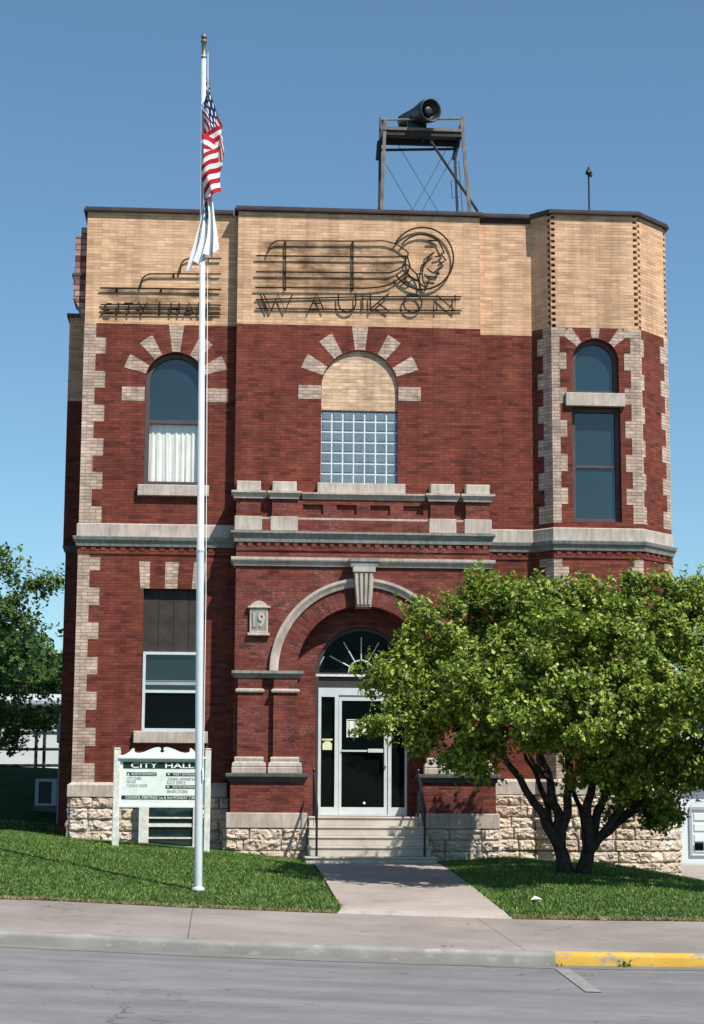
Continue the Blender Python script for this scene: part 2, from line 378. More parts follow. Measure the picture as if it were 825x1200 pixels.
def pave(name, ca, cb, joint=None, tint=None):
    t = NT(name); p = t.pos(); c = t.ramp(t.noise(1.1, 7, rough=.65), [(.3, ca), (.7, cb)])
    c = t.mix(.5, c, t.ramp(t.noise(160, 3), [(.35, (.6, .6, .6)), (.65, (1.25, 1.25, 1.25))]), 'MULTIPLY')
    bl = t.ramp(t.noise(.35, 4), [(.35, (.8, .8, .8)), (.6, (1.05, 1.05, 1.05))]); c = t.mix(.8, c, bl, 'MULTIPLY')
    sp = t.ramp(t.noise(9, 2), [(.70, (1, 1, 1)), (.76, (.55, .55, .55))]); c = t.mix(.6, c, sp, 'MULTIPLY')
    h = t.noise(110, 4)
    wv = t.n('ShaderNodeTexNoise'); wv.inputs['Scale'].default_value = 2; t.l(p, wv.inputs[0]); ad = t.n('ShaderNodeVectorMath', operation='ADD'); t.l(p, ad.inputs[0]); t.l(wv.outputs[1], ad.inputs[1])
    vo = t.n('ShaderNodeTexVoronoi', feature='DISTANCE_TO_EDGE'); vo.inputs['Scale'].default_value = .33; t.l(ad.outputs[0], vo.inputs[0])
    c = t.mix(t.math('MULTIPLY', t.math('LESS_THAN', vo.outputs[0], .0028), t.ramp(t.noise(.8, 3), [(.5, (0, 0, 0)), (.56, (.7, .7, .7))])), c, (.06, .052, .046))
    st = t.ramp(t.noise(2.6, 5, rough=.7), [(.58, (1, 1, 1)), (.74, (.74, .73, .71))]); c = t.mix(.9, c, st, 'MULTIPLY')
    if joint:
        sx = t.n('ShaderNodeSeparateXYZ'); t.l(p, sx.inputs[0]); tot = None
        for ax, per, off in joint:
            d = t.math('ABSOLUTE', t.math('SUBTRACT', t.math('FRACT', t.math('ADD', t.math('DIVIDE', sx.outputs[ax], per), off)), .5))
            m = t.math('LESS_THAN', d, .0075 / per * 1.0)
            tot = m if tot is None else t.math('MAXIMUM', tot, m)
        c = t.mix(t.math('MULTIPLY', tot, .7), c, (.07, .06, .055))
    if tint: c = t.mix(1, c, tint, 'MULTIPLY')
    t.base(c, .93, .15); t.bump(h, .3, .006); return t.m
MR['walk'] = pave('pavement_concrete', (.225, .196, .176), (.31, .272, .246), joint=[(0, 3.6, .585)])
MR['path'] = pave('path_concrete', (.31, .262, .23), (.41, .352, .315), joint=[(1, 2.4, .2)])
t = NT('asphalt'); p = t.pos(); c = t.ramp(t.noise(1.3, 7, rough=.7), [(.3, (.155, .155, .157)), (.7, (.215, .212, .211))])
c = t.mix(.8, c, t.ramp(t.noise(1.0, 4, stretch=(.12, 1.6, 1)), [(.3, (.72, .72, .73)), (.65, (1.12, 1.1, 1.1))]), 'MULTIPLY')
c = t.mix(.6, c, t.ramp(t.noise(180, 3), [(.35, (.6, .6, .6)), (.65, (1.3, 1.3, 1.3))]), 'MULTIPLY')
c = t.mix(.8, c, t.ramp(t.noise(4, 3, stretch=(.35, 2, 1)), [(.68, (1, 1, 1)), (.72, (.45, .45, .45))]), 'MULTIPLY')
vo = t.n('ShaderNodeTexVoronoi', feature='DISTANCE_TO_EDGE'); mp = t.n('ShaderNodeMapping'); mp.inputs['Scale'].default_value = (.16, .45, 1); va = t.n('ShaderNodeVectorMath', operation='ADD'); nn = t.n('ShaderNodeTexNoise'); nn.inputs['Scale'].default_value = 1.5; t.l(p, nn.inputs[0]); t.l(p, va.inputs[0]); t.l(nn.outputs[1], va.inputs[1]); t.l(va.outputs[0], mp.inputs[0]); t.l(mp.outputs[0], vo.inputs[0]); vo.inputs['Scale'].default_value = 1
c = t.mix(t.math('MULTIPLY', t.math('LESS_THAN', vo.outputs[0], .003), .6), c, (.05, .05, .05))
t.base(c, .93, .2); t.bump(t.noise(160, 4), .4, .006); MR['asphalt'] = t.m
def kerbmat(name, a, b, chip, lo, hi):
    t = NT(name); c = t.ramp(t.noise(2.5, 6), [(.3, a), (.7, b)]); c = t.mix(t.ramp(t.noise(7, 6, stretch=(.6, 1, 1.4)), [(lo, (0, 0, 0)), (hi, (1, 1, 1))]), c, chip)
    t.base(c, .9, .15); t.bump(t.noise(40, 5), .4, .01); return t.m
MR['kerb'] = kerbmat('kerb_concrete', (.19, .182, .17), (.27, .26, .245), (.36, .36, .355), .56, .74)
MR['kerby'] = kerbmat('yellow_kerb_paint', (.50, .29, .05), (.60, .38, .07), (.27, .24, .19), .53, .64)
MR['patch'] = plain('pale_patch', (.245, .242, .235), .9, .1, sc=8, var=.2)
t = NT('lawn_soil'); c = t.ramp(t.noise(1.2, 6), [(.3, (.015, .028, .008)), (.7, (.03, .055, .014))]); t.base(c, .95, .1); MR['lawn'] = t.m
t = NT('grass_blades'); rnd = t.n('ShaderNodeNewGeometry').outputs['Random Per Island']
c = t.ramp(rnd, [(0, (.05, .11, .018)), (.6, (.105, .205, .036)), (.88, (.18, .27, .06)), (1, (.38, .35, .17))])
c = t.mix(1, c, t.ramp(t.noise(1.6, 6, rough=.65), [(.28, (.6, .62, .6)), (.55, (1.05, 1.05, 1)), (.75, (1.5, 1.25, 1.3))]), 'MULTIPLY')
t.base(c, .6, .25); tl = t.n('ShaderNodeBsdfTranslucent'); t.l(c, tl.inputs[0]); mx = t.n('ShaderNodeMixShader'); mx.inputs[0].default_value = .15; t.l(t.p.outputs[0], mx.inputs[1]); t.l(tl.outputs[0], mx.inputs[2]); t.l(mx.outputs[0], t.out.inputs[0]); MR['grass'] = t.m
def leafmat(name, stops, trans=.35, nsc=2.2, lo=(.6, .62, .6), hi=(1.25, 1.2, 1.1)):
    t = NT(name); rnd = t.n('ShaderNodeNewGeometry').outputs['Random Per Island']
    c = t.ramp(rnd, stops); c = t.mix(1, c, t.ramp(t.noise(nsc, 4), [(.3, lo), (.7, hi)]), 'MULTIPLY')
    t.base(c, .5, .35); tl = t.n('ShaderNodeBsdfTranslucent'); t.l(c, tl.inputs[0]); mx = t.n('ShaderNodeMixShader'); mx.inputs[0].default_value = trans
    t.l(t.p.outputs[0], mx.inputs[1]); t.l(tl.outputs[0], mx.inputs[2]); t.l(mx.outputs[0], t.out.inputs[0]); return t.m
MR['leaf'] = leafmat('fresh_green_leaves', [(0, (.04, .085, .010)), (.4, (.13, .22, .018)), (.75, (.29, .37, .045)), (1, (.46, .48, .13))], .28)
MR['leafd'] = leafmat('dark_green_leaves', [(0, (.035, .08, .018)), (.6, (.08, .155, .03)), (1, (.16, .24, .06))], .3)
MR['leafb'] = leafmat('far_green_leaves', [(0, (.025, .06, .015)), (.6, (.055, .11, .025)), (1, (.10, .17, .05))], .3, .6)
MR['bark'] = plain('dark_bark', (.055, .046, .04), .9, .1, sc=16, var=.35, bump=.6)
MR['farwhite'] = plain('white_siding', (.62, .66, .68), .8, .2, sc=2, var=.05)
MR['fargrey'] = plain('grey_trim', (.32, .36, .40), .7, .2, sc=3, var=.08)
MR['meter'] = plain('blue_grey_box', (.16, .24, .30), .6, .3)

# ------------------------------------------------------------------ ground
def interp(x, pts):
    if x <= pts[0][0]: return pts[0][1]
    for (a, b), (c, d) in zip(pts, pts[1:]):
        if x <= c: return b + (d - b) * (x - a) / (c - a)
    return pts[-1][1]
YK = 20.0
sp = [U(px, py, YK) for px, py in ((0, 1106), (200, 1116), (412, 1124), (640, 1131.5), (825, 1134))]
sp = [(-40, sp[0][1] + .45), (-12, sp[0][1] + .2)] + sp + [(12, sp[-1][1] - .06), (40, sp[-1][1] - .2)]
def sX(x): return interp(x, sp)
YS = 24.0; YLB = 31.5
def walkz(x, y): return sX(x) + .13 + .03 * (y - YK)
zbp = [(-30, 1.5)] + [U(px, py, Y) for px, py, Y in ((0, 978, 33), (87, 986, 33), (265, 1000, 32.4), (370, 1015, 31.5), (512, 1015, 31.5), (600, 1009, 32), (700, 1014, 32), (806, 1032, 33))] + [(9, .15), (30, -.3)]
def sm(t): t = min(1, max(0, t)); return t * t * (3 - 2 * t)
def lawnz(x, y):
    zf = walkz(x, YS); zb = interp(x, zbp); t = (y - YS) / (YLB - YS)
    t = min(1, max(0, t)); t = t ** (1 - .28 * sm((x - 2.4) / 1.5)); z = zf + (zb - zf) * (t * .75 + .25 * sm(t)) + .03 * sm((y - YS) / .35) * (1 if y > YS else 0) 
    if y > 33: z += sm((-2.45 - x) / .5) * (min(1.3, max(0, y - 35.2) * .22))
    return z
def grid(name, xs, ys, zf, mat, kind='structure', parent=None):
    mb = MB(); nx = len(xs)
    vs = [(x, y, zf(x, y)) for y in ys for x in xs]
    fs = [(j * nx + i, j * nx + i + 1, (j + 1) * nx + i + 1, (j + 1) * nx + i) for j in range(len(ys) - 1) for i in range(nx - 1)]
    mb.add(vs, fs); o = mb.build(name, mat, parent, smooth=True)
    if kind: tag(o, kind=kind)
    return o
xs = [-300, -100, -50, -40, -25, -16] + [-12 + .4 * i for i in range(61)] + [14, 20, 30, 40, 60, 100, 300]
grid('ground', xs, [YS - .02] + [YS + .15 * i for i in range(1, 5)] + [24.8 + .4 * i for i in range(32)] + [38, 40, 42, 45, 50, 60, 80, 120, 200, 400, 900], lawnz, MR['lawn'])
grid('road', xs, [-9, -4, 0, 4, 8, 12, 14, 16, 17, 18, 19, 19.5, YK + .02], lambda x, y: sX(x), MR['asphalt'])
grid('far_pavement', xs, [-14, -9.01], lambda x, y: sX(x) + .12, MR['walk'])
grid('far_ground', xs, [-900, -200, -60, -30, -14.01], lambda x, y: sX(x) + .1, MR['lawn'])
grid('pavement', xs, [YK + .17, 21, 22, 23, YS], walkz, MR['walk'])
xk = UX(650, 1117, YK)
def kerb(name, x0, x1, mat):
    mb = MB(); n = int((x1 - x0) / .35) + 1; prof = [(0, -.06), (0, .085), (.008, .112), (.03, .127), (.06, .133), (.175, .136)]
    vs = []; fs = []; k = len(prof)
    for i in range(n + 1):
        x = x0 + (x1 - x0) * i / n
        for d, z in prof:
            j = noise.noise(Vector((x * 2, d * 30, z * 9))) * .006
            vs.append((x, YK + d + j, sX(x) + z + j * .5))
    for i in range(n):
        for j in range(k - 1): fs.append((i * k + j, (i + 1) * k + j, (i + 1) * k + j + 1, i * k + j + 1))
    mb.add(vs, fs); tag(mb.build(name, mat, smooth=True), kind='structure')
kerb('kerb', -40, xk, MR['kerb']); kerb('painted_kerb', xk + .012, 40, MR['kerby'])
# gutter strip: pale grit along the kerb foot and the concrete patch that runs out into the road
grid('gutter', [x for x in xs if -20 < x < 20], [YK - .42, YK - .2, YK + .01], lambda x, y: sX(x) + .004, pave('gutter_concrete', (.15, .145, .135), (.215, .205, .19)))
pb = []
for px, py in ((650, 1132.5), (668, 1133), (706, 1160), (686, 1160)):
    d = ray(px, py); tt = (sX(2.6) - EYE.z) / d.z; pb.append(EYE + d * tt)
mb = MB(); mb.add([(p.x, min(p.y, YK - .02), sX(p.x) + .03) for p in pb], [(0, 3, 2, 1)]); 
mb.v = [(x, y, sX(x) + .009) for x, y, z in mb.v]; tag(mb.build('road_patch', MR['patch']), kind='structure')
pxl, pxr = UX(368, 1016, 31.45), UX(514, 1016, 31.45)
pl2 = UX(403, 1071, YS); pr2 = UX(592, 1076, YS)
mb = MB(); n = 52; vs = []; fs = []
for i in range(n + 1):
    y = YS + (31.5 - YS) * i / n; t = i / n; fl = max(0, 1 - (y - YS) / .5) ** 2 * .12
    for j in range(9):
        u = j / 8; xa = pl2 + (pxl - pl2) * t - fl; xb = pr2 + (pxr - pr2) * t + fl; x = xa + (xb - xa) * u
        za = (lawnz(xa, y) + lawnz(xb, y)) / 2 * .5 + (lawnz(xa, y) * (1 - u) + lawnz(xb, y) * u) * .5 + .02; b_ = 1
        vs.append((x, y - .02, walkz(x, y) - .01) if i == 0 else (x, y - (.142 if i == 1 else 0), za if i > 1 else walkz(x, y) + .021))
for i in range(n):
    for j in range(8): fs.append((i * 9 + j, i * 9 + j + 1, (i + 1) * 9 + j + 1, (i + 1) * 9 + j))
mb.add(vs, fs); tag(mb.build('path', MR['path'], smooth=True), kind='structure')

# ------------------------------------------------------------------ the town hall
YM, YB, YP, Y2, YT = 33.3, 33.1, 32.8, 33.12, 32.95
XL = UX(93, 600, YM); XPL = UX(277.5, 600, YP); XPR = UX(571.5, 600, YP)
XBL = UX(277.2, 400, YB); XBR = UX(563, 400, YB)
XT0 = UX(624, 500, YM); XT1 = UX(647.5, 500, YT); XT2 = UX(751, 500, YT)
XT3 = XT2 + .70; YT3 = YT + .70
XR = XT3
zq = UZ(180, 380, YM); zc = UZ(180, 250, YM)          # buff starts / under coping
zwt1 = UZ(180, 917, YM); zwt0 = UZ(180, 934, YM)      # water table
zc1, zc0 = UZ(180, 614, YM), UZ(180, 641, YM)         # belt course
YBK = 39.5
bx0 = (XL + XR) / 2
hall = thing('town_hall', (bx0, YM, .6), 'two storey red brick city hall with buff brick parapet, arched entrance and corner turret', 'building')
BR, BF, CR, LM = MR['red'], MR['buff'], MR['cream'], MR['lime']
def part(mb, name, mat, parent=None, label=None, smooth=False):
    o = mb.build(name, mat, parent or hall, smooth)
    if label: o['label'] = label
    return o
# openings -------------------------------------------------------
w1c = UX(205.2, 470, YM); w1r = UX(240.5, 470, YM) - w1c; w1z = UZ(205, 413, YM) - w1r; w1b = UZ(205, 569, YM)
w2a, w2b = UX(166.3, 780, YM), UX(238, 780, YM); w2t, w2bz = UZ(200, 690, YM), UZ(200, 857, YM)
cc = UX(421.5, 480, YB); cr_ = UX(466.3, 480, YB) - cc; czc = UZ(421, 410.7, YB) - cr_; cb = UZ(421, 567.5, YB); cm = UZ(421, 480.5, YB)
tc = UX(698, 440, YT); tr_ = UX(725.2, 440, YT) - tc; tzc = UZ(698, 397, YT) - tr_; tlb = UZ(698, 461, YT)
ta, tb = UX(671, 545, YT), UX(728, 545, YT); ttop, tbot = UZ(698, 477, YT), UZ(698, 611.6, YT)
# left wing wall
mb = MB(); zlo = .2
mb.prism(rect(XL, XBL + .1, zlo, zq), YM, YM + .3, [arch_poly(w1c, w1z, w1r, w1b), rect(w2a, w2b, w2bz, w2t)])
mb.prism(rect(XL + .001, XL + .3, zlo, zq), YM + .3, YM + 1.2)
part(mb, 'wall', BR)
mb = MB(); mb.prism(rect(XL, XBL + .1, zq, zc), YM, YM + .3); mb.prism(rect(XL + .001, XL + .3, zq, zc - .25), YM + .3, YM + 1.2); part(mb, 'parapet_wall', BF)
# upper centre bay
zpt = UZ(424, 580, YB) - .3
mb = MB(); mb.prism(rect(XBL, XBR, zpt, zq), YB, YM + .3, [arch_poly(cc, czc, cr_, cb)]); part(mb, 'wall', BR)
mb = MB(); zcb = zc + .02; mb.prism(rect(XBL, XBR, zq, zcb), YB, YM + .3); part(mb, 'parapet_wall', BF)
# right wing
mb = MB(); mb.prism(rect(XBR + .001, XT0 + .25, zlo - .3, zq - .055), YM + .001, YM + .3); part(mb, 'wall', BR)
mb = MB(); mb.prism(rect(XBR + .001, XT0 + .25, zq - .055, zc - .02), YM + .001, YM + .3); part(mb, 'parapet_wall', BF)
# turret: front with openings, canted sides
def canted(mb, a, b, z0, z1, th=.3):
    a = Vector(a); b = Vector(b); d = (b - a).normalized(); nrm = Vector((-d.y, d.x)) * th
    mb.plan([tuple(a), tuple(b), tuple(b + nrm + d * .0), tuple(a + nrm)], z0, z1)
zqt = UZ(698, 384.5, YT); zct = UZ(698, 252.5, YT)
mb = MB(); z0t = -.2
mb.prism(rect(XT1, XT2, z0t, zqt), YT, YT + .28, [arch_poly(tc, tzc, tr_, tlb), rect(ta, tb, tbot, ttop)])
canted(mb, (XT0, YM + .002), (XT1 - .001, YT + .001), z0t, zqt); canted(mb, (XT2 + .001, YT + .001), (XT3, YT3), z0t, zqt)
mb.prism(rect(XT3 - .3, XT3 - .001, z0t, zqt), YT3 + .001, YBK); part(mb, 'turret_wall', BR)
mb = MB(); mb.prism(rect(XT1 + .085, XT2 - .085, zqt, zct), YT, YT + .14)
dl = Vector((XT0 - XT1, YM - YT)).normalized() * .085; dr_ = .085 * .7071
canted(mb, (XT0, YM + .002), (XT1 + dl.x, YT + dl.y), zqt, zct, .14); canted(mb, (XT2 + dr_, YT + dr_), (XT3 - dr_, YT3 - dr_), zqt, zct, .14)
mb.prism(rect(XT3 - .14, XT3 - .001, zqt, zct), YT3 + .085, YBK); part(mb, 'turret_parapet', BF)
# saw-tooth brick corners of the turret parapet
GAP = .085
for (cx_, cy_, da, db) in ((XT1, YT, Vector((XT0 - XT1, YM - YT)).normalized(), Vector((1, 0))), (XT2, YT, Vector((-1, 0)), Vector((1, 1)).normalized()), (XT3, YT3, Vector((-1, -1)).normalized(), Vector((0, 1)))):
    c0 = Vector((cx_, cy_)); out = -(da + db).normalized(); ii = c0 - out * .13
    mb = MB(); zt = zqt + .002; k_ = 0; hh = .0575
    while zt < zct - .02:
        d_ = da if k_ % 2 == 0 else db; e_ = db if k_ % 2 == 0 else da
        p_ = c0 + d_ * (GAP + .002); mb.plan([tuple(c0 + e_ * .006), tuple(p_), tuple(p_ - out * .12), tuple(ii)], zt, min(zct - .002, zt + hh)); zt += hh; k_ += 1
    part(mb, 'sawtooth_corner', BF)
    mb = MB(); q0 = c0 + da * .16 - out * .16; q1 = c0 + db * .16 - out * .16; mb.plan([tuple(q0), tuple(q1), tuple(q1 - out * .03), tuple(q0 - out * .03)], zqt, zct - .003); part(mb, 'gap_shade_board', MR['dark'])  # added near-black board: shade of the open brick gaps put into its colour
# rear and roof
mb = MB(); mb.plan([(XL + .3, YM + .3), (XBR, YM + .3), (XT0 + .2, YM + .3), (XT1 + .1, YT + .28), (XT2 - .1, YT + .28), (XT3 - .3, YT3 + .05), (XT3 - .3, YBK - .3), (XL + .3, YBK - .3)], zc - .75, zc - .6)
part(mb, 'roof', MR['roof'])
mb = MB(); mb.box(XL - .1, XT3 - .31, YBK - .3, YBK, .3, zc - .3); part(mb, 'rear_wall', BR)
# copings
cp = [(0.0, 0), (.07, -.0), (.075, .03), (.05, .035), (.05, .085), (-.32, .085), (-.32, 0)]
def coping(path, z): 
    m = MB(); m.sweep(path, [(o, z + dz) for o, dz in cp]); return m
mb = coping([(XL, YM + 1.2), (XL, YM), (XBL - .09, YM)], zc); mb.box(XL + .01, XL + .09, YM + 1.2, YM + 6, zc - .33, zc - .24); part(mb, 'coping', MR['coping'])
part(coping([(XBL, YM + .3), (XBL, YB), (XBR, YB), (XBR, YM + .3)], zcb + .01), 'coping', MR['coping'])
part(coping([(XBR + .09, YM), (XT0, YM), (XT1, YT), (XT2, YT), (XT3, YT3), (XT3, YBK)], zct), 'coping', MR['coping'])
# rear projections seen past the left corner: a wider rear wall, its ledge and a chimney
YL = YM + 1.25
xa = UX(78, 500, YL); zl1 = UZ(78, 372, YL); zl2 = UZ(75, 640, YL); xw = UX(72.5, 800, YL)
mb = MB(); mb.box(xa, XL + .5, YL, YBK - 1, zl2, UZ(78, 470, YL)); part(mb, 'rear_wing_wall', BR)
mb = MB(); mb.box(xa, XL + .5, YL + .001, YBK - 1, UZ(78, 470, YL), zl1); part(mb, 'rear_wing_parapet', BF)
mb = MB(); mb.box(xw, XL + .5, YL - .03, YBK - 1, .3, zl2); part(mb, 'rear_wing_base', BR)
mb = MB(); mb.sweep([(xa, YBK - 1), (xa, YL), (XL + .1, YL)], [(0, zl1), (.05, zl1 + .01), (.05, zl1 + .07), (-.2, zl1 + .07), (-.2, zl1)])
part(mb, 'ledge', MR['slab']); mb = MB(); mb.sweep([(xw, YBK - 1), (xw, YL - .03), (XL - .06, YL - .03)], [(0, zl2 - .12), (.03, zl2 - .1), (.06, zl2), (-.1, zl2 + .01), (-.1, zl2 - .12)]); part(mb, 'ledge', MR['slab'])
YLc = YL; YL = YM + .05; xc0 = UX(86.5, 300, YL); zch = UZ(88, 275, YL); zmid = UZ(88, 319, YL)
mb = MB(); mb.box(xc0, XL + .5, YL + .1, YL + .9, zl1 + .072, zmid - .035); mb.box(xc0 + .02, XL + .5, YL + .1, YL + .9, zmid + .01, zch); mb.box(UX(95, 270, YL), XL + .5, YL + .12, YL + .9, zch, zch + .18)
mb.hexa([(xc0 + .02, YL + .1, zl1 + .071), (XL + .02, YL + .1, zl1 + .071), (XL + .02, YL + .9, zl1 + .071), (xc0 + .02, YL + .9, zl1 + .071)], [(XL - .01, YL + .1, zl1 - .3), (XL + .02, YL + .1, zl1 - .3), (XL + .02, YL + .9, zl1 - .3), (XL - .01, YL + .9, zl1 - .3)])
ch = part(mb, 'chimney', MR['mixed'], label='banded red and cream brick chimney behind the left corner')
mb = MB(); mb.box(xc0 - .03, XL + .4, YL + .07, YL + .93, zmid - .033, zmid + .008); part(mb, 'chimney_band', MR['slab'], ch); YL = YLc
# quoins ------------------------------------------------------------
qw = [(394.8, 414.5), (434.5, 454), (474, 493.8), (513.6, 533.7), (553, 573), (593, 613.5)]
ql = [(653, 668), (688.5, 709), (729, 749), (770, 790), (810.7, 831.8), (853, 874), (894.6, 916.6)]
nar, wid = .215, .40
mb = MB(); pr = .004
def quoin_poly(bands, ztop, zbot, x0, nar, wid, sgn=1):
    pts = [(x0, zbot), (x0, ztop), (x0 + sgn * nar, ztop)]
    for a, b in bands:
        za, zb = a, b
        pts += [(x0 + sgn * nar, za), (x0 + sgn * wid, za), (x0 + sgn * wid, zb), (x0 + sgn * nar, zb)]
    pts += [(x0 + sgn * nar, zbot)]
    return pts
ub = [(UZ(105, a, YM), UZ(105, b, YM)) for a, b in qw]; lb = [(UZ(100, a, YM), UZ(100, b, YM)) for a, b in ql]
mb.prism(quoin_poly(ub, zq - .003, zc1 + .01, XL - pr, nar, wid), YM - pr, YM + .02)
mb.prism(quoin_poly(lb, zc0 - .12, zwt1 - .02, XL - pr, nar, wid), YM - pr, YM + .02)
part(mb, 'quoins', CR)
# turret quoins
tq = [360 + c / 4.284 for c in (90, 150, 230, 315, 405, 485, 570, 655, 740, 825, 908, 990, 1085)]
tz = [UZ(698, y, YT) for y in tq]; tz[0] = zqt - .002
mb = MB()
def band_run(mb, zs, x0, sgn, n_, w_, start_wide):
    pts = [(x0, zs[-1]), (x0, zs[0])]
    for i in range(len(zs) - 1):
        ww = w_ if (i % 2 == 0) == start_wide else n_
        pts += [(x0 + sgn * ww, zs[i]), (x0 + sgn * ww, zs[i + 1])]
    mb.prism(pts, YT - pr, YT + .02)
band_run(mb, tz, XT1 - .002, 1, .15, .27, True); band_run(mb, tz, XT2 + .002, -1, .17, .29, True)
def cant_run(mb, zs, a, b, frm, n_, w_, start_wide, pr=.006):
    a = Vector(a); b = Vector(b); d = (b - a).normalized(); out = Vector((d.y, -d.x)) * pr; inn = -out * 3
    for i in range(len(zs) - 1):
        ww = w_ if (i % 2 == 0) == start_wide else n_
        if frm == 'b': p, q = b - d * ww, b
        else: p, q = a, a + d * ww
        mb.plan([tuple(p + out), tuple(q + out), tuple(q + inn), tuple(p + inn)], zs[i + 1], zs[i])
tz2 = [UZ(698, 360 + c / 4.284, YT) for c in (95, 155, 240, 330, 410, 495, 578, 663, 745, 830, 915, 998, 1085)]; tz2[0] = zqt - .002
cant_run(mb, tz2, (XT0, YM), (XT1, YT), 'b', .20, .33, False); cant_run(mb, tz2, (XT2, YT), (XT3, YT3), 'a', .06, .14, False); cant_run(mb, tz2, (XT2, YT), (XT3, YT3), 'b', .14, .28, False)
tl = [UZ(698, y, YT) for y in (653, 664, 684, 704, 724, 744, 764, 784, 804, 824, 844, 864, 884, 904, 915)]
band_run(mb, tl, XT1 - .002, 1, .15, .27, False); band_run(mb, tl, XT2 + .002, -1, .17, .29, False)
cant_run(mb, tl, (XT0, YM), (XT1, YT), 'b', .20, .33, True); cant_run(mb, tl, (XT2, YT), (XT3, YT3), 'b', .14, .28, True)
part(mb, 'turret_quoins', CR)
# voussoirs ----------------------------------------------------------
def voussoir(fn):
    m = MB(); fn(m); part(m, 'voussoir', CR)
def voussoirs(cx, cz, r0, r1, key, Y, angs, half, zblk, xblk):
    pr2 = .005
    for a in angs: voussoir(lambda m: m.wedge(cx, cz, r0 + .01, r1, R(a - half), R(a + half), Y - pr2, Y + .1))
    voussoir(lambda m: m.wedge(cx, cz, r0 + .01, r1, R(90 - 7.5), R(90 + 7.5), Y - pr2, Y + .1, flat=key))
    for s_ in (-1, 1): voussoir(lambda m: m.box(cx + s_ * (r0 + .01), cx + s_ * (r0 + xblk), Y - pr2, Y + .1, zblk[0], zblk[1]))
voussoirs(w1c, w1z, w1r, w1r + .42, zq - .004, YM, (23, 55, 125, 157), 8.2, (UZ(190, 470, YM), UZ(190, 454, YM)), .42)
voussoirs(cc, czc, cr_, cr_ + .43, zq - .004, YB, (25.5, 55.7, 124.3, 154.5), 7.2, (UZ(420, 468.5, YB), UZ(420, 452.4, YB)), .42)
voussoir(lambda m: m.wedge(tc, tzc, tr_ + .01, .9, R(82), R(98), YT - .005, YT + .1, flat=zqt - .004))
for a in (47, 133): voussoir(lambda m: m.wedge(tc, tzc, tr_ + .01, tr_ + .36, R(a - 8), R(a + 8), YT - .006, YT + .1))
for a, b in ((163.8, 177), (193.5, 209.4), (226, 240)):     # flat arch over the lower window
    x0, x1 = UX(a, 675, YM), UX(b, 675, YM); sp_ = .02 * (1 if a > 210 else -1 if a < 170 else 0)
    zt_, zb_ = UZ(200, 658.7, YM), w2t + .004
    voussoir(lambda m: m.prism([(x0 - sp_ * .8, zb_), (x1 - .02, zb_), (x1 + sp_, zt_), (x0 + sp_, zt_)], YM - .005, YM + .1))
# windows ------------------------------------------------------------
def frame_rect(m, x0, x1, z0, z1, y0, y1, wd, mat=0): m.prism(rect(x0, x1, z0, z1), y0, y1, [rect(x0 + wd, x1 - wd, z0 + wd, z1 - wd)], mat=mat)
# arched window, upper left
m = MB(); o_ = arch_poly(w1c, w1z, w1r - .003, w1b + .003); i_ = arch_poly(w1c, w1z, w1r - .085, w1b + .09)
m.prism(o_, YM + .11, YM + .2, [i_]); zmr = UZ(205, 493, YM)
win = part(m, 'window', MR['wood'], label='arched sash window with white curtain behind its lower pane')
m = MB(); m.box(w1c - w1r + .08, w1c + w1r - .08, YM + .12, YM + .19, zmr - .035, zmr + .035); part(m, 'meeting_rail', MR['wood'], win)
m = MB(); m.prism([p for p in arch_poly(w1c, w1z, w1r - .08, zmr)], YM + .16, YM + .165); part(m, 'pane', MR['glass'], win)
m = MB(); m.box(w1c - w1r + .08, w1c + w1r - .08, YM + .17, YM + .174, w1b + .08, zmr); part(m, 'pane', MR['clear'], win)
m = MB(); nx = 90; x0, x1 = w1c - w1r + .07, w1c + w1r - .07; vs = []; fs = []
for j in range(9):
    z = w1b + .06 + (zmr + .01 - w1b - .06) * j / 8
    for i in range(nx + 1):
        u = i / nx; fold = .014 * math.sin(u * 48 + 1.8 * math.sin(u * 9)) + .006 * math.sin(u * 101 + j * .3)
        vs.append((x0 + (x1 - x0) * u, YM + .215 + fold * (.6 + .4 * (1 - j / 8)), z))
for j in range(8):
    for i in range(nx): fs.append((j * (nx + 1) + i, j * (nx + 1) + i + 1, (j + 1) * (nx + 1) + i + 1, (j + 1) * (nx + 1) + i))
m.add(vs, fs); part(m, 'curtain', MR['curtain'], win, smooth=True)
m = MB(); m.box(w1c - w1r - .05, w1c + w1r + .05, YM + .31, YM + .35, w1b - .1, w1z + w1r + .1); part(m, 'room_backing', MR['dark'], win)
m = MB(); m.bevbox(UX(161, 575, YM - .08), UX(244.7, 575, YM - .08), YM - .09, YM + .12, UZ(200, 581, YM - .08), w1b, .01); part(m, 'sill', LM, win)
# lower left window
zpn = UZ(200, 763, YM)
m = MB(); x0, x1, z0, z1 = w2a + .015, w2b - .015, w2bz + .003, zpn - .01
frame_rect(m, x0, x1, z0, z1, YM + .05, YM + .13, .05); zr = UZ(200, 810, YM)
win = part(m, 'window', MR['alum'], label='pale aluminium sash window under a brown boarded panel')
m = MB(); m.box(x0 + .045, x1 - .045, YM + .06, YM + .12, zr - .025, zr + .025); part(m, 'meeting_rail', MR['alum'], win)
m = MB(); m.box(x0 + .04, x1 - .04, YM + .10, YM + .105, zr, z1 - .04); part(m, 'pane', MR['glassteal'], win)
m = MB(); m.box(x0 + .04, x1 - .04, YM + .09, YM + .095, z0 + .04, zr); part(m, 'pane', MR['glassdark'], win)
m = MB(); zb = UZ(200, 801, YM); m.box(x0 + .05, x1 - .05, YM + .094, YM + .0985, zb - .02, zb + .035); m.box(x0 + .05, x1 - .05, YM + .094, YM + .0985, zb + .05, zb + .06); part(m, 'reflection_band', MR['fargrey'], win)  # grey bars stand in for the reflection across the upper pane
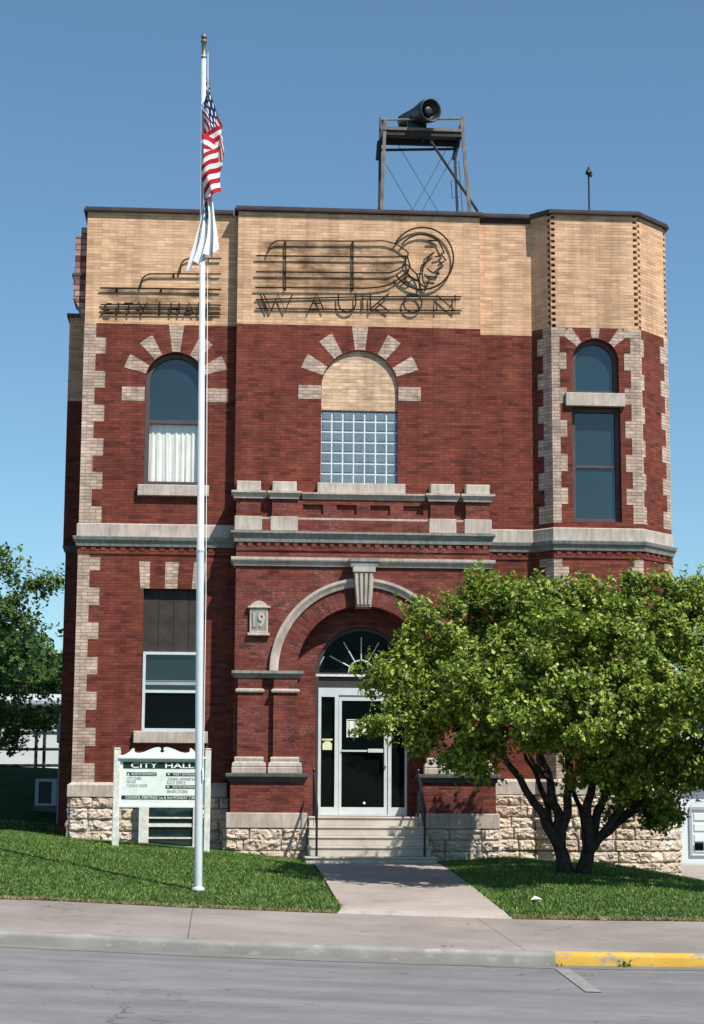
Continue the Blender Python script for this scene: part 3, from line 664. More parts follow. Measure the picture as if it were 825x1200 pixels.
m = MB(); m.bevbox(UX(156, 864, YM - .08), UX(243.4, 864, YM - .08), YM - .09, YM + .06, UZ(200, 871, YM - .08), w2bz, .01); part(m, 'sill', LM, win)
m = MB(); nb = 4
for i in range(nb):
    a = w2a + (w2b - w2a) * i / nb; b = w2a + (w2b - w2a) * (i + 1) / nb
    m.box(a + (.004 if i else 0), b - .004, YM + .11, YM + .15, zpn - .012, w2t)
m.box(w2a, w2b, YM + .135, YM + .2, zpn - .012, w2t); part(m, 'boarded_panel', MR['board'])
# glass block window in the centre bay
m = MB(); m.prism(arch_poly(cc, czc, cr_ - .002, cm), YB + .06, YB + .2); part(m, 'buff_infill', MR['buff2'])
m = MB(); m.box(cc - cr_ + .002, cc + cr_ - .002, YB + .075, YB + .2, cb, cm - .012)
win = part(m, 'window', MR['mortar'], label='glass block window under buff brick infill')
m = MB(); n7 = 7; bwid = 2 * cr_ / n7; bh = (cm - .012 - cb) / n7
for i in range(n7):
    for j in range(n7):
        m.bevbox(cc - cr_ + bwid * i + .012, cc - cr_ + bwid * (i + 1) - .012, YB + .062, YB + .08, cb + bh * j + .02, cb + bh * (j + 1) - .008, .012)
part(m, 'glass_blocks', MR['gblock'], win)
m = MB(); m.box(cc - cr_, cc + cr_, YB + .05, YB + .09, cm - .02, cm); part(m, 'lintel_angle', MR['bronze'], win)
m = MB(); m.bevbox(UX(372, 572, YB - .1), UX(475, 572, YB - .1), YB - .12, YB + .07, UZ(420, 578.5, YB - .1), cb, .01); part(m, 'sill', LM, win)
# turret windows
m = MB(); fy = YT + .12
m.prism(arch_poly(tc, tzc, tr_ - .003, tlb + .003), fy, fy + .08, [arch_poly(tc, tzc, tr_ - .08, tlb + .07)])
win = part(m, 'window', MR['wood'], label='arched window light above the stone lintel of the turret')
m = MB(); m.prism(arch_poly(tc, tzc, tr_ - .075, tlb + .06), fy + .05, fy + .055); part(m, 'pane', MR['glass'], win)
m = MB(); frame_rect(m, ta + .003, tb - .003, tbot + .003, ttop - .003, fy, fy + .08, .075); zr = UZ(698, 545.6, YT)
win = part(m, 'window', MR['wood'], label='tall sash window below the stone lintel of the turret')
m = MB(); m.box(ta + .07, tb - .07, fy + .01, fy + .07, zr - .025, zr + .025); part(m, 'meeting_rail', MR['wood'], win)
m = MB(); m.box(ta + .07, tb - .07, fy + .055, fy + .06, zr, ttop - .07); part(m, 'pane', MR['glass'], win)
m = MB(); m.box(ta + .07, tb - .07, fy + .045, fy + .05, tbot + .07, zr); part(m, 'pane', MR['glass'], win)
m = MB(); m.bevbox(UX(663, 469, YT - .05), UX(732.5, 469, YT - .05), YT - .07, YT + .11, ttop + .002, tlb - .002, .01); part(m, 'lintel', LM)
# belt courses ---------------------------------------------------------
def belt(path, band=True):
    a = MB(); zb = zc0
    a.sweep(path, [(0, zb + .17), (.035, zb + .17), (.035, zc1 - .02), (.0, zc1)])
    b = MB(); b.sweep(path, [(0, zb), (.035, zb), (.05, zb + .06), (.085, zb + .11), (.10, zb + .16), (.10, zb + .172), (0, zb + .19)])
    c = MB(); c.sweep(path, [(0, zb - .14), (.018, zb - .14), (.018, zb - .09), (0.004, zb - .085), (.004, zb - .0), (0, zb)])
    # dentil bricks
    for (p, q) in zip(path, path[1:]):
        p_, q_ = Vector(p), Vector(q); d = (q_ - p_); L = d.length; d.normalize(); o = Vector((d.y, -d.x))
        n = int(L / .165)
        for i in range(n):
            s0 = p_ + d * (L * (i + .28) / n); s1 = p_ + d * (L * (i + .78) / n)
            c.plan([tuple(s0 + o * .022), tuple(s1 + o * .022), tuple(s1), tuple(s0)], zb - .082, zb - .002)
    return a, b, c
for path in ([(XL, YM + 1.2), (XL, YM), (XPL - .02, YM)], [(XPR + .02, YM), (XT0, YM), (XT1, YT), (XT2, YT), (XT3, YT3), (XT3, YBK)]):
    a, b, c = belt(path); part(a, 'belt_course', LM); part(b, 'belt_cornice', MR['limedark']); part(c, 'dentil_course', BR)
# water table and rock-faced base ----------------------------------------
def watertable(path, z0, z1, name='water_table'):
    m = MB(); m.sweep(path, [(0, z0), (.07, z0), (.07, z1 - .05), (.0, z1)]); return part(m, name, LM)
def rock(paths, name, course=.2, seed=1, res=.02, depth=.085):
    rr = random.Random(seed); vs = []; fs = []; tint = []; joint = []
    for (p, q, zb, zt, off) in paths:
        p_, q_ = Vector(p), Vector(q); L = (q_ - p_).length; d = (q_ - p_) / L; o = Vector((d.y, -d.x))
        nc = max(1, round((zt - zb) / course)); chh = (zt - zb) / nc; rows = []
        for r_ in range(nc):
            xs_ = [-rr.random() * .4 if r_ % 2 else -.0]
            while xs_[-1] < L: xs_.append(xs_[-1] + rr.uniform(.32, .68))
            if L - xs_[-2] < .12: xs_[-2:] = [L + .001]
            else: xs_[-1] = L + .0001
            xs_[0] = 0; rows.append(([x for x in xs_], [rr.random() for _ in xs_], [rr.uniform(-.5, .5) for _ in xs_], [rr.uniform(.75, 1.15) for _ in xs_]))
        nu = max(2, int(L / res)); nv = max(2, int((zt - zb) / res)); o0 = len(vs)
        for j in range(nv + 1):
            z = zb + (zt - zb) * j / nv; r_ = min(nc - 1, int((z - zb) / chh)); fz = (z - zb) / chh - r_
            xs_, tn, tilt, dep = rows[r_]
            for i in range(nu + 1):
                x = L * i / nu; k = 0
                while k < len(xs_) - 2 and xs_[k + 1] <= x: k += 1
                bw_ = max(.05, xs_[k + 1] - xs_[k]); fx = (x - xs_[k]) / bw_
                e = min(fz * chh, (1 - fz) * chh, fx * bw_, (1 - fx) * bw_); e = max(0, e)
                e1 = min(1, e / .042); prof = math.sqrt(1 - (1 - e1) ** 2)
                P = Vector((p_.x + d.x * x, p_.y + d.y * x, z)); Q = P + Vector((seed * 7 + k * 3.1 + r_ * 5.7, 0, 0))
                kq = Vector((Q.x * 8, Q.y * 8, Q.z * 13)) + noise.noise_vector(Q * 7) * .5; vp = noise.voronoi(kq)[1][0]; cv = noise.cell_vector(vp * 7.3)
                nz = noise.noise(Q * 5) * .45 + (kq - vp).dot(cv * 2 - Vector((1, 1, 1))) * .5 + (cv.x - .5) * .5 + noise.noise(Q * 22) * .25 + noise.noise(Q * 45) * .18
                dd = off - .03 + depth * prof * (dep[k] * .68 + .62 * nz + .6 * tilt[k] * (fz - .5)) 
                vs.append((P.x + o.x * dd, P.y + o.y * dd, z + .012 * nz * prof)); tint.append(tn[k]); joint.append(max(0, 1 - e / .022))
        for j in range(nv):
            for i in range(nu): a = o0 + j * (nu + 1) + i; fs.append((a, a + 1, a + nu + 2, a + nu + 1))
    m = MB(); m.add(vs, fs); ob = part(m, name, MR['rock'], smooth=False)
    for nm, arr in (('tint', tint), ('joint', joint)):
        a_ = ob.data.attributes.new(nm, 'FLOAT', 'POINT'); a_.data.foreach_set('value', np.array(arr, dtype=np.float32))
    return ob
watertable([(XL, YM + 1.2), (XL, YM), (XPL - .1, YM)], zwt0, zwt1)
watertable([(XPR + .1, YM), (XT0, YM), (XT1, YT), (XT2, YT), (XT3, YT3), (XT3, YBK)], UZ(640, 931, YM), UZ(640, 913, YM))
rock([((XL - .03, YM + 1.2), (XL - .03, YM - .03), .6, zwt0, 0.01), ((XL - .03, YM - .03), (XPL - .05, YM - .03), .6, zwt0, .01)], 'foundation', seed=3)
zr0 = UZ(640, 931, YM)
rock([((XPR + .05, YM - .03), (XT0 - .02, YM - .03), -.1, zr0, .01), ((XT0 - .02, YM - .03), (XT1 - .02, YT - .03), -.1, zr0, .01), ((XT1 - .02, YT - .03), (XT2 + .02, YT - .03), -.1, zr0, .01),
      ((XT2 + .02, YT - .03), (XT3 + .03, YT3 - .02), -.1, zr0, .01), ((XT3 + .03, YT3 - .02), (XT3 + .03, YT3 + 5), -.1, zr0, .01)], 'foundation', seed=5)
# basement window ---------------------------------------------------------
m = MB(); yb = YM - .24; x0, x1 = UX(162.5, 970, yb), UX(236.5, 970, yb); z0, z1 = UZ(200, 996, yb), UZ(200, 932, yb)
a0, a1 = UX(174, 970, yb), UX(226, 970, yb)
m.prism(rect(x0, x1, z0, z1), yb, YM, [rect(a0, a1, z0 + .06, z1 - .05)])
win = part(m, 'window', MR['chalk'], label='white framed basement window behind the board sign')
m = MB()
for y, h_ in ((958.4, .014), (967, .03), (982, .014)):
    z = UZ(200, y, yb); m.box(a0, a1, yb + .03, yb + .06, z - h_, z + h_)
part(m, 'glazing_bars', MR['chalk'], win)
m = MB(); m.box(a0, a1, yb + .055, yb + .06, z0 + .06, z1 - .05); part(m, 'pane', MR['glassteal'], win)

# ------------------------------------------------------------------ porch
PB = MR['porch']; acx = UX(425.5, 780, YP); acz = UZ(425.5, 787, YP)
pxm = UX(535, 780, YP) - UX(425.5, 780, YP); k = pxm / 109.5   # metres per photo pixel at the porch
rO, rS, rI, rF = 109 * k, 99 * k, 77 * k, 54 * k
def mx_(x): return 2 * acx - x
zped = UZ(425, 953, YP - .3); zpw = UZ(425, 610, YP)
XA, XC = XPL, mx_(XPL)
XPRr = XC
m = MB()
n = 40; arc = [(acx + rS * math.cos(math.pi * i / n), acz + rS * math.sin(math.pi * i / n)) for i in range(n + 1)]
m.prism([(XC, .6), (XC, zpw), (XA, zpw), (XA, .6), (acx - rS, .6)] + arc[::-1] + [(acx + rS, .6)], YP, YM + .05); part(m, 'porch_wall', PB)
m = MB(); m.ring(acx, acz, rI, rS - .002, 0, math.pi, YP + .005, Y2 + .02, 60)
for s_ in (-1, 1): m.box(acx + s_ * rI, acx + s_ * (rS - .002), YP + .005, Y2 + .02, 1.2, acz - .001)
part(m, 'arch_ring', PB)
m = MB(); m.prism([(acx + 54 * k, .9)] + [(acx + rF * math.cos(math.pi * i / n), acz + rF * math.sin(math.pi * i / n)) for i in range(n + 1)] + [(acx - 54 * k, .9), (acx - rS, .9), (acx - rS, acz + rS), (acx + rS, acz + rS), (acx + rS, .9)], Y2 + .022, YM + .3)
part(m, 'recess_wall', PB)
m = MB()                                               # stone hood mould
for i in range(48):
    t0, t1 = math.pi * i / 48, math.pi * (i + 1) / 48
    f = lambda r, t, y: (acx + r * math.cos(t), y, acz + r * math.sin(t))
    pr_ = [(rS - .004, YP), (rS - .004, YP - .03), (rS + .05, YP - .05), (rS + .10, YP - .08), (rO, YP - .08), (rO, YP + .01)]
    vs = [f(r, t, y) for t in (t0, t1) for r, y in pr_]; q = len(pr_)
    m.add(vs, [(j, q + j, q + j + 1, j + 1) for j in range(q - 1)] + ([tuple(range(q))] if i == 0 else []))
for s_ in (-1, 1): m.box(acx + s_ * (rS - .004), acx + s_ * rO, YP - .07, YP + .01, UZ(425, 788.5, YP), acz)
part(m, 'hood_mould', LM)
# keystone
m = MB(); zk1, zk0 = UZ(425, 664.5, YP - .15), UZ(425, 711, YP - .15); wk1, wk0 = 12.2 * k, 8.6 * k
m.hexa([(acx - wk0, YP - .14, zk0), (acx + wk0, YP - .14, zk0), (acx + wk1, YP - .17, zk1), (acx - wk1, YP - .17, zk1)], [(acx - wk0, YP + .2, zk0), (acx + wk0, YP + .2, zk0), (acx + wk1, YP + .1, zk1), (acx - wk1, YP + .1, zk1)])
for i in range(4):
    u0 = -1 + 2 * (i + .13) / 4; u1 = -1 + 2 * (i + .72) / 4; zt = zk1 - .12
    wt = wk0 + (wk1 - wk0) * (zt - zk0) / (zk1 - zk0)
    m.hexa([(acx + wk0 * u0, YP - .175, zk0 + .04), (acx + wk0 * u1, YP - .175, zk0 + .04), (acx + wt * u1, YP - .20, zt), (acx + wt * u0, YP - .20, zt)], [(acx + wk0 * u0, YP - .13, zk0 + .04), (acx + wk0 * u1, YP - .13, zk0 + .04), (acx + wt * u1, YP - .15, zt), (acx + wt * u0, YP - .15, zt)])
m.box(acx - wk1 - .015, acx + wk1 + .015, YP - .21, YP, zk1 - .09, zk1 - .001)
part(m, 'keystone', LM)
# mouldings across the porch
def across(name, y0, y1, px0, out, mat, prof, Yb=YP):
    z0_, z1_ = UZ(425, y1, Yb - out), UZ(425, y0, Yb - out); m = MB()
    m.sweep([(XA, Yb + .45), (XA, Yb), (XC, Yb), (XC, Yb + .45)], [(o * out, z0_ + (z1_ - z0_) * t) for o, t in prof]); return part(m, name, mat)
across('lower_moulding', 654, 664, 273, .09, MR['lime'], [(0, 0), (.4, 0), (.5, .3), (.9, .55), (1, .7), (1, 1), (0, 1.05)])
m = MB(); m.box(acx - 16 * k, acx + 16 * k, YP - .2, YP + .01, UZ(425, 664.3, YP - .2), UZ(425, 654, YP - .2)); m.box(acx - 17.5 * k, acx + 17.5 * k, YP - .22, YP + .01, UZ(425, 658, YP - .2), UZ(425, 654, YP - .2) + .002); part(m, 'keystone_cap', MR['limedark'])
across('main_cornice', 623.5, 636, 272, .10, MR['limedark'], [(0, 0), (.35, 0), (.45, .35), (.8, .7), (1, .8), (1, 1), (0, 1.04)])
m = MB(); zd = UZ(425, 636.5, YP); nd = 28
for i in range(nd):
    a = XA + (XC - XA) * (i + .25) / nd; b = XA + (XC - XA) * (i + .75) / nd; m.box(a, b, YP - .025, YP, zd - .09, zd)
m.box(XA, XC, YP - .022, YP, zd - .155, zd - .098); part(m, 'dentil_course', PB)
# parapet of the porch: plinth band, brick panels, caps
zs0, zs1 = UZ(425, 623.5, YP), UZ(425, 607, YP); zk_, zcap0, zcap1, ztop = UZ(425, 606.5, YP), UZ(425, 586, YP), UZ(425, 576.5, YP), UZ(425, 565.5, YP)
ytop = YP + .03
piers = [(277, 305.5), (319, 347.5)]; PX = []
for a, b in piers:
    xa_, xb_ = UX(a, 595, YP), UX(b, 595, YP); PX.append((xa_, xb_)); PX.append((mx_(xb_), mx_(xa_)))
m = MB(); m.box(XA, XC, ytop + .03, YM, zs0, zs1)
part(m, 'plinth_band', LM)
m = MB(); m.box(XA + .003, XC - .003, ytop + .10, YM - .002, zs1, zcap0 + .02); nb = 4
ia, ib = PX[2][1], mx_(PX[2][1])
m.box(ia, ib, ytop + .05, ytop + .1, zs1, zs1 + .07); m.box(ia, ib, ytop + .05, ytop + .1, zcap0 - .08, zcap0 + .02)
L = ib - ia
for i in range(5):
    c0 = ia + L * (i) / 4; wd = L / 4 * .40; m.box(max(ia, c0 - wd / 2), min(ib, c0 + wd / 2), ytop + .05, ytop + .1, zs1 + .07, zcap0 - .08)
part(m, 'panelled_parapet', PB)
for (xa_, xb_) in PX:
    m = MB(); m.box(xa_, xb_, ytop, ytop + .12, zs1, zcap0 + .01); p_ = part(m, 'parapet_pier', PB)
    m = MB(); m.bevbox(xa_ - .03, xb_ + .03, ytop - .035, ytop + .04, zs0, zs1 + .006, .008); part(m, 'pier_plinth', LM, p_)
    m = MB(); m.sweep([(xa_, ytop + .3), (xa_, ytop), (xb_, ytop), (xb_, ytop + .3)], [(0, zcap0), (.04, zcap0), (.05, zcap0 + .05), (.09, zcap0 + .1), (.09, zcap1 - .01), (-.05, zcap1), (-.05, zcap0)]); m.bevbox(xa_, xb_, ytop - .02, YB - .01, zcap1 - .012, ztop, .01); part(m, 'pier_cap', LM, p_)
m = MB(); m.sweep([(PX[2][1] + .1, ytop + .05), (mx_(PX[2][1]) - .1, ytop + .05)], [(-.1, zcap0 + .012), (.02, zcap0 + .012), (.03, zcap0 + .05), (.07, zcap0 + .1), (.07, zcap1 - .02), (-.25, zcap1)]); m.box(XA + .1, XC - .1, ytop + .11, YB - .002, zcap0 + .021, zcap1 - .03); part(m, 'parapet_cap', LM)
# pilasters, imposts, bases, pedestals
zi1, zi0 = UZ(425, 787, YP - .15), UZ(425, 795.5, YP - .15); zm1, zm0 = UZ(425, 808, YP - .1), UZ(425, 813, YP - .1)
zb1, zb0 = UZ(425, 887.6, YP - .12), UZ(425, 906.5, YP - .15); zpc1, zpc0 = UZ(425, 907, YP - .25), UZ(425, 917, YP - .25)
zst1, zst0 = UZ(425, 953, YP - .28), UZ(425, 971, YP - .28)
pil = [(278, 306.4), (320, 348)]
for side in (0, 1):
    tf = (lambda x: x) if side == 0 else mx_
    def B(mb_, x0, x1, *a): mb_.box(tf(x0), tf(x1), *a)
    xs0, xs1 = UX(271.4, 790, YP), UX(355, 790, YP)
    m = MB(); q0, q1 = sorted((tf(xs0 + .06), tf(xs1 - .06)))
    m.sweep([(q0, YP + .3), (q0, YP - .10), (q1, YP - .10), (q1, YP + .3)], [(-.3, zi0), (.0, zi0), (.02, zi0 + .04), (.06, zi0 + .08), (.06, zi1), (-.3, zi1 + .002)]); part(m, 'impost', MR['limedark'])
    for a, b in pil:
        xa_, xb_ = UX(a, 850, YP), UX(b, 850, YP); q0, q1 = sorted((tf(xa_), tf(xb_)))
        m = MB(); m.box(q0, q1, YP - .10, YP + .01, zb1 - .05, zi0 + .01); pl_ = part(m, 'pilaster', PB)
        m = MB(); m.sweep([(q0, YP + .05), (q0, YP - .10), (q1, YP - .10), (q1, YP + .05)], [(0, zm0), (.035, zm0 + .012), (.042, (zm0 + zm1) / 2), (.035, zm1 - .012), (0, zm1)]); part(m, 'neck_moulding', LM, pl_)
        m = MB(); hb = zb1 - zb0
        m.sweep([(q0, YP + .05), (q0, YP - .10), (q1, YP - .10), (q1, YP + .05)], [(-.05, zb0), (.085, zb0), (.09, zb0 + hb * .32), (.075, zb0 + hb * .36), (.085, zb0 + hb * .42), (.075, zb0 + hb * .62), (.035, zb0 + hb * .7), (.04, zb0 + hb * .78), (.045, zb0 + hb * .9), (.03, zb1), (-.05, zb1)]); part(m, 'pilaster_base', LM, pl_)
    x0, x1 = UX(269.6, 935, YP - .22), UX(356, 935, YP - .22); q0, q1 = sorted((tf(x0), tf(x1)))
    m = MB(); m.box(q0, q1, YP - .25, YM, zst1 - .02, zpc0 + .01); pd = part(m, 'pedestal', PB)
    m = MB(); m.sweep([(q0, YP + .5), (q0, YP - .25), (q1, YP - .25), (q1, YP + .5)], [(-.7, zpc0), (.02, zpc0), (.03, zpc0 + .05), (.085, zpc0 + .09), (.085, zpc1 - .012), (.07, zpc1), (-.7, zpc1 + .004)]); part(m, 'pedestal_cap', MR['slab'], pd)
    q0 -= .07; q1 += .055
    m = MB(); m.bevbox(q0, q1, YP - .32, YM - .02, zst0, zst1, .012); part(m, 'pedestal_plinth', LM, pd)
    o_ = rock([((q0, YM - .05), (q0, YP - .30), .3, zst0, 0), ((q0, YP - .30), (q1, YP - .30), .3, zst0, 0), ((q1, YP - .30), (q1, YM - .05), .3, zst0, 0)], 'foundation', seed=11 + side, course=.21)
# date stone
x0, x1 = UX(292.4, 728, YP), UX(314, 728, YP); z0, z1 = UZ(303, 742, YP), UZ(303, 713, YP)
m = MB(); m.bevbox(x0, x1, YP - .05, YP + .02, z0, z1, .008); m.bevbox(x0 - .04, x1 + .03, YP - .075, YP + .02, z0 - .05, z0 - .0, .01); m.bevbox(x0 - .04, x1 + .04, YP - .08, YP + .02, z1, z1 + .035, .008)
xm = (x0 + x1) / 2; hw = (x1 - x0) / 2
m.prism([(xm - hw * .95, z1 + .035)] + [(xm + hw * .95, z1 + .035)] + [(xm + hw * math.cos(t) * .95, z1 + .035 + .10 * abs(math.sin(t)) ** 1.6) for t in [math.pi * i / 16 for i in range(1, 16)]], YP - .06, YP + .02)
ds = part(m, 'date_stone', LM, label='carved stone tablet reading 19 left of the arch')
text('19', x0 + .06, x1 - .055, z0 + .1, z1 - .08, YP - .053, MR['lime'], ds, bold=.02, depth=.014)
m = MB(); m.box(x0 + .03, x1 - .03, YP - .052, YP - .049, z0 + .05, z1 - .05); part(m, 'sunk_panel', MR['limedark'], ds)

# entrance: fanlight and doors ---------------------------------------------
YD = Y2 + .12
zf0 = UZ(425, 792, YD); fr_ = rF - .005
ent = hall
m = MB(); m.prism([(acx + fr_, zf0)] + [(acx + fr_ * math.cos(math.pi * i / n), acz + fr_ * math.sin(math.pi * i / n)) for i in range(n + 1)] + [(acx - fr_, zf0)], YD - .02, YD + .06,
    [[(acx + (fr_ - .06), zf0 + .05)] + [(acx + (fr_ - .06) * math.cos(math.pi * i / n), acz + (fr_ - .06) * math.sin(math.pi * i / n)) for i in range(1, n)] + [(acx - (fr_ - .06), zf0 + .05)]])
fan = part(m, 'fanlight', MR['bronze'])
m = MB(); m.box(acx - fr_, acx + fr_, YD - .045, YD - .021, zf0 - .02, zf0 + .022); part(m, 'fanlight_sill', MR['chalk'], fan)
m = MB(); m.prism([(acx + fr_ - .05, zf0 + .04)] + [(acx + (fr_ - .05) * math.cos(math.pi * i / n), acz + (fr_ - .05) * math.sin(math.pi * i / n)) for i in range(1, n)] + [(acx - fr_ + .05, zf0 + .04)], YD + .03, YD + .035); part(m, 'pane', MR['glassdark'], fan)
m = MB(); yy = YD + .012; hubr = 15 * k
m.tube([(acx + hubr * math.cos(math.pi * i / 20), yy, zf0 + .05 + hubr * math.sin(math.pi * i / 20)) for i in range(21)], .012, 6)
for a in (28, 60, 90, 120, 152):
    m.tube([(acx + r_ * math.cos(R(a)), yy, zf0 + .05 + r_ * math.sin(R(a))) for r_ in (hubr, 42 * k)], .012, 6)
for s_ in (-1, 1): m.tube([(acx + s_ * (51 * k - 7 * k * (1 - math.cos(t)) ), yy, zf0 + .05 + 19 * k * t / 1.6) for t in [i * .16 for i in range(11)]][::-1], .01, 6)
part(m, 'fanlight_bars', MR['alum'], fan)
DX = lambda p: UX(p, 880, YD); DZ = lambda p: UZ(425, p, YD)
m = MB(); m.box(DX(367.5), DX(372.5), YD - .04, YD + .1, DZ(957), DZ(794)); m.box(DX(478.3), DX(483), YD - .04, YD + .1, DZ(957), DZ(794)); m.box(DX(372.6), DX(478.2), YD - .0, YD + .1, DZ(806.3), DZ(794.5)); part(m, 'door_surround', MR['bronze'])
m = MB(); f0, f1 = DZ(956), DZ(806.5)
m.prism(rect(DX(372.6), DX(478), f0, f1), YD - .03, YD + .06, [rect(DX(376), DX(392), DZ(946), DZ(817)), rect(DX(396.5), DX(454.5), DZ(954.5), DZ(815)), rect(DX(458.5), DX(474.3), DZ(946), DZ(817))])
dfr = part(m, 'door_frame', MR['alum'])
for a, b in ((376, 392), (458.5, 474.3)):
    m = MB(); m.box(DX(a) - .005, DX(b) + .005, YD + .02, YD + .026, DZ(946.5), DZ(816.5)); part(m, 'sidelight', MR['glassdark'], dfr)
text('101', DX(419), DX(428), DZ(814), DZ(808.5), YD - .031, MR['greyletter'], dfr, 'house_number')
m = MB(); m.prism(rect(DX(397), DX(454), DZ(954.3), DZ(815.5)), YD - .01, YD + .035, [rect(DX(400.2), DX(450), DZ(946), DZ(821.3))])
door = part(m, 'door', MR['alum'])
m = MB(); m.box(DX(400), DX(450.2), YD + .01, YD + .016, DZ(946.4), DZ(821)); part(m, 'pane', MR['glassdark'], door)
m = MB(); m.box(DX(400), DX(450), YD - .035, YD - .02, DZ(881), DZ(879)); m.box(DX(431), DX(449), YD - .06, YD - .018, DZ(881.8), DZ(877.5)); m.tube([(DX(450.6), YD - .07, DZ(897)), (DX(450.6), YD - .07, DZ(876))], .017, 8); m.box(DX(450), DX(453), YD - .07, YD - .008, DZ(898), DZ(896)); part(m, 'push_bar', MR['alum'], door)
m = MB()
m.lathe([(.022, 0), (.022, .01), (.0, .012)], (DX(427), YD - .012, DZ(941)), (0, -1, 0), 12); part(m, 'door_bolt', MR['letter'], door)
def sheet(x0, x1, y0, y1, label, name='notice', lines=True, cols=1):
    e = MB(); yy = YD + .005; e.box(DX(x0), DX(x1), yy, yy + .003, DZ(y1), DZ(y0)); o = e.build(name, MR['paper']); tag(o, label, 'notice')
    if lines:
        q = MB(); a, b, c, d = DX(x0), DX(x1), DZ(y1), DZ(y0)
        q.box(a + .01, b - .01, yy - .0012, yy - .0002, d - .03, d - .012)
        for cI in range(cols):
            aa = a + (b - a) * (cI + .12) / cols; bb = a + (b - a) * (cI + .88) / cols
            for i in range(7): q.box(aa, aa + (bb - aa) * random.uniform(.5, 1), yy - .0015, yy, c + (d - c) * (.1 + .115 * i), c + (d - c) * (.1 + .115 * i + .035))
        l_ = q.build('printed_lines', MR['ink'], o)
    return o
sheet(406, 420, 843, 864, 'tall paper notice on left half of the entrance door glass', cols=2)
sheet(424, 443, 845, 860, 'wide pale paper notice on right half of the entrance door glass', lines=False)
m = MB(); a, b, c, d = DX(378), DX(389), DZ(879), DZ(866); h_ = (d - c)
m.prism([(a, c), (b, c), (b, c + h_ * .55), ((a + b) / 2 + .04, c + h_ * .78), ((a + b) / 2 - .04, c + h_ * .78), (a, c + h_ * .55)], YD + .012, YD + .017); m.box(a - .01, b + .01, YD + .012, YD + .017, c + h_ * .85, d)
plain('sticker_yellow', (.7, .72, .42))
tag(m.build('sticker', bpy.data.materials['sticker_yellow']), 'small pale yellow house shaped sticker on the left sidelight glass', 'sticker')

# ------------------------------------------------------------------ steps and handrails
zland = UZ(425, 957, 32.6); xsl, xsr = UX(360, 980, 32.2), UX(502, 980, 32.2); xsm = (xsl + xsr) / 2
zft = UZ(425, 1016, 31.46); st = thing('entrance_steps', (xsm, 32, zft), 'flight of five pale concrete steps up to the glass entrance door', 'steps')
nst = 5; rise = (zland - zft) / nst
for i in range(nst):
    yf = 31.46 + .285 * i; ex = .06 if i == 0 else .0
    m = MB(); zt_ = zft + rise * (i + 1); x0, x1 = xsl - ex + .012 * i, xsr + ex - .012 * i
    m.bevbox(x0, x1, yf, YD + .3, zt_ - rise - (.4 if i == 0 else -.002), zt_ - .035, .006); m.bevbox(x0 - .01, x1 + .01, yf - .022, YD + .3, zt_ - .035, zt_, .01)
    m.build('step', MR['concrete'], st)
def handrail(x, label, s_):
    r = thing('handrail', (x, 31.8, zft + rise), label, 'handrail', 'handrails beside the entrance steps')
    yb_, yf_ = 32.62, 31.60; zb_, zf_ = zland, zft + rise
    m = MB(); m.tube([(x, yf_, zf_), (x, yf_, zf_ + .82)], .02, 8); m.build('post', MR['black'], r)
    m = MB(); m.tube([(x, yb_, zb_ - .17), (x, yb_, zb_ + .78)], .022, 8); m.lathe([(0, .0), (.03, .01), (.035, .03), (.02, .055), (0, .06)], (x, yb_, zb_ + .77), (0, 0, 1), 10); m.build('post', MR['black'], r)
    m = MB(); pts = [(x, yb_, zb_ + .75), (x, yf_ + .05, zf_ + .86), (x, yf_ - .06, zf_ + .80), (x, yf_ - .08, zf_ + .70)]
    m.tube(pts, .022, 8); m.build('rail', MR['black'], r)
    m = MB(); m.tube([(x, yb_, zb_ + .35), (x, yf_, zf_ + .45)], .014, 8)
    for i in range(1, 5):
        t_ = i / 5; y_ = yb_ + (yf_ - yb_) * t_; m.tube([(x, y_, zb_ + .35 + (zf_ + .45 - zb_ - .35) * t_), (x, y_, zb_ + .75 + (zf_ + .86 - zb_ - .75) * t_)], .009, 6)
    m.build('infill_bars', MR['black'], r)
handrail(xsl + .13, 'black iron handrail on the left edge of the concrete steps', -1)
handrail(xsr - .13, 'black iron handrail on the right edge of the concrete steps, beside the tree', 1)

# ------------------------------------------------------------------ neon sign frames
def sign_tubes(Yw):
    def q(c, ox, oy, sc, d=.13): 
        d *= .45; x, z = U(ox + c[0] / sc, oy + c[1] / sc, Yw - d); return (x, Yw - d, z)
    return q
q1 = sign_tubes(YB)
A = lambda x, y, d=.13: q1((x, y), 290, 255, 5.893, d)
Bq = lambda x, y, d=.13: q1((x, y), 420, 255, 5.893, d)
def arcpts(f, cx, cy, r, a0, a1, n=24, d=.13, ry=None): return [f(cx + r * math.cos(R(a0 + (a1 - a0) * i / n)), cy - (ry or r) * math.sin(R(a0 + (a1 - a0) * i / n)), d) for i in range(n + 1)]
def spl(pts, n=8):
    out = []; P = [Vector(p) for p in pts]; P = [P[0] * 2 - P[1]] + P + [P[-1] * 2 - P[-2]]
    for i in range(1, len(P) - 2):
        for j in range(n):
            t = j / n; a, b, c, d = P[i - 1:i + 3]
            out.append(.5 * ((2 * b) + (c - a) * t + (2 * a - 5 * b + 4 * c - d) * t * t + (3 * b - a - 3 * c + d) * t ** 3))
    return out + [P[-2]]
p0 = A(420, 600)
ns = thing('neon_sign_frame', (p0[0], YB, p0[2]), 'large rusty sign frame reading WAUKON with a feathered head profile in a ring', 'sign')
rb = .014
m = MB()
m.tube(spl([A(140, 245), A(152, 205), A(178, 172), A(212, 160)], 6) + [A(420, 161), A(825, 162), Bq(160, 160)] + spl([Bq(200, 165), Bq(262, 183), Bq(305, 212), Bq(345, 240)], 6), rb, 6)
m.tube([A(62, 263), A(825, 271), Bq(250, 272), Bq(330, 265)], rb, 6)
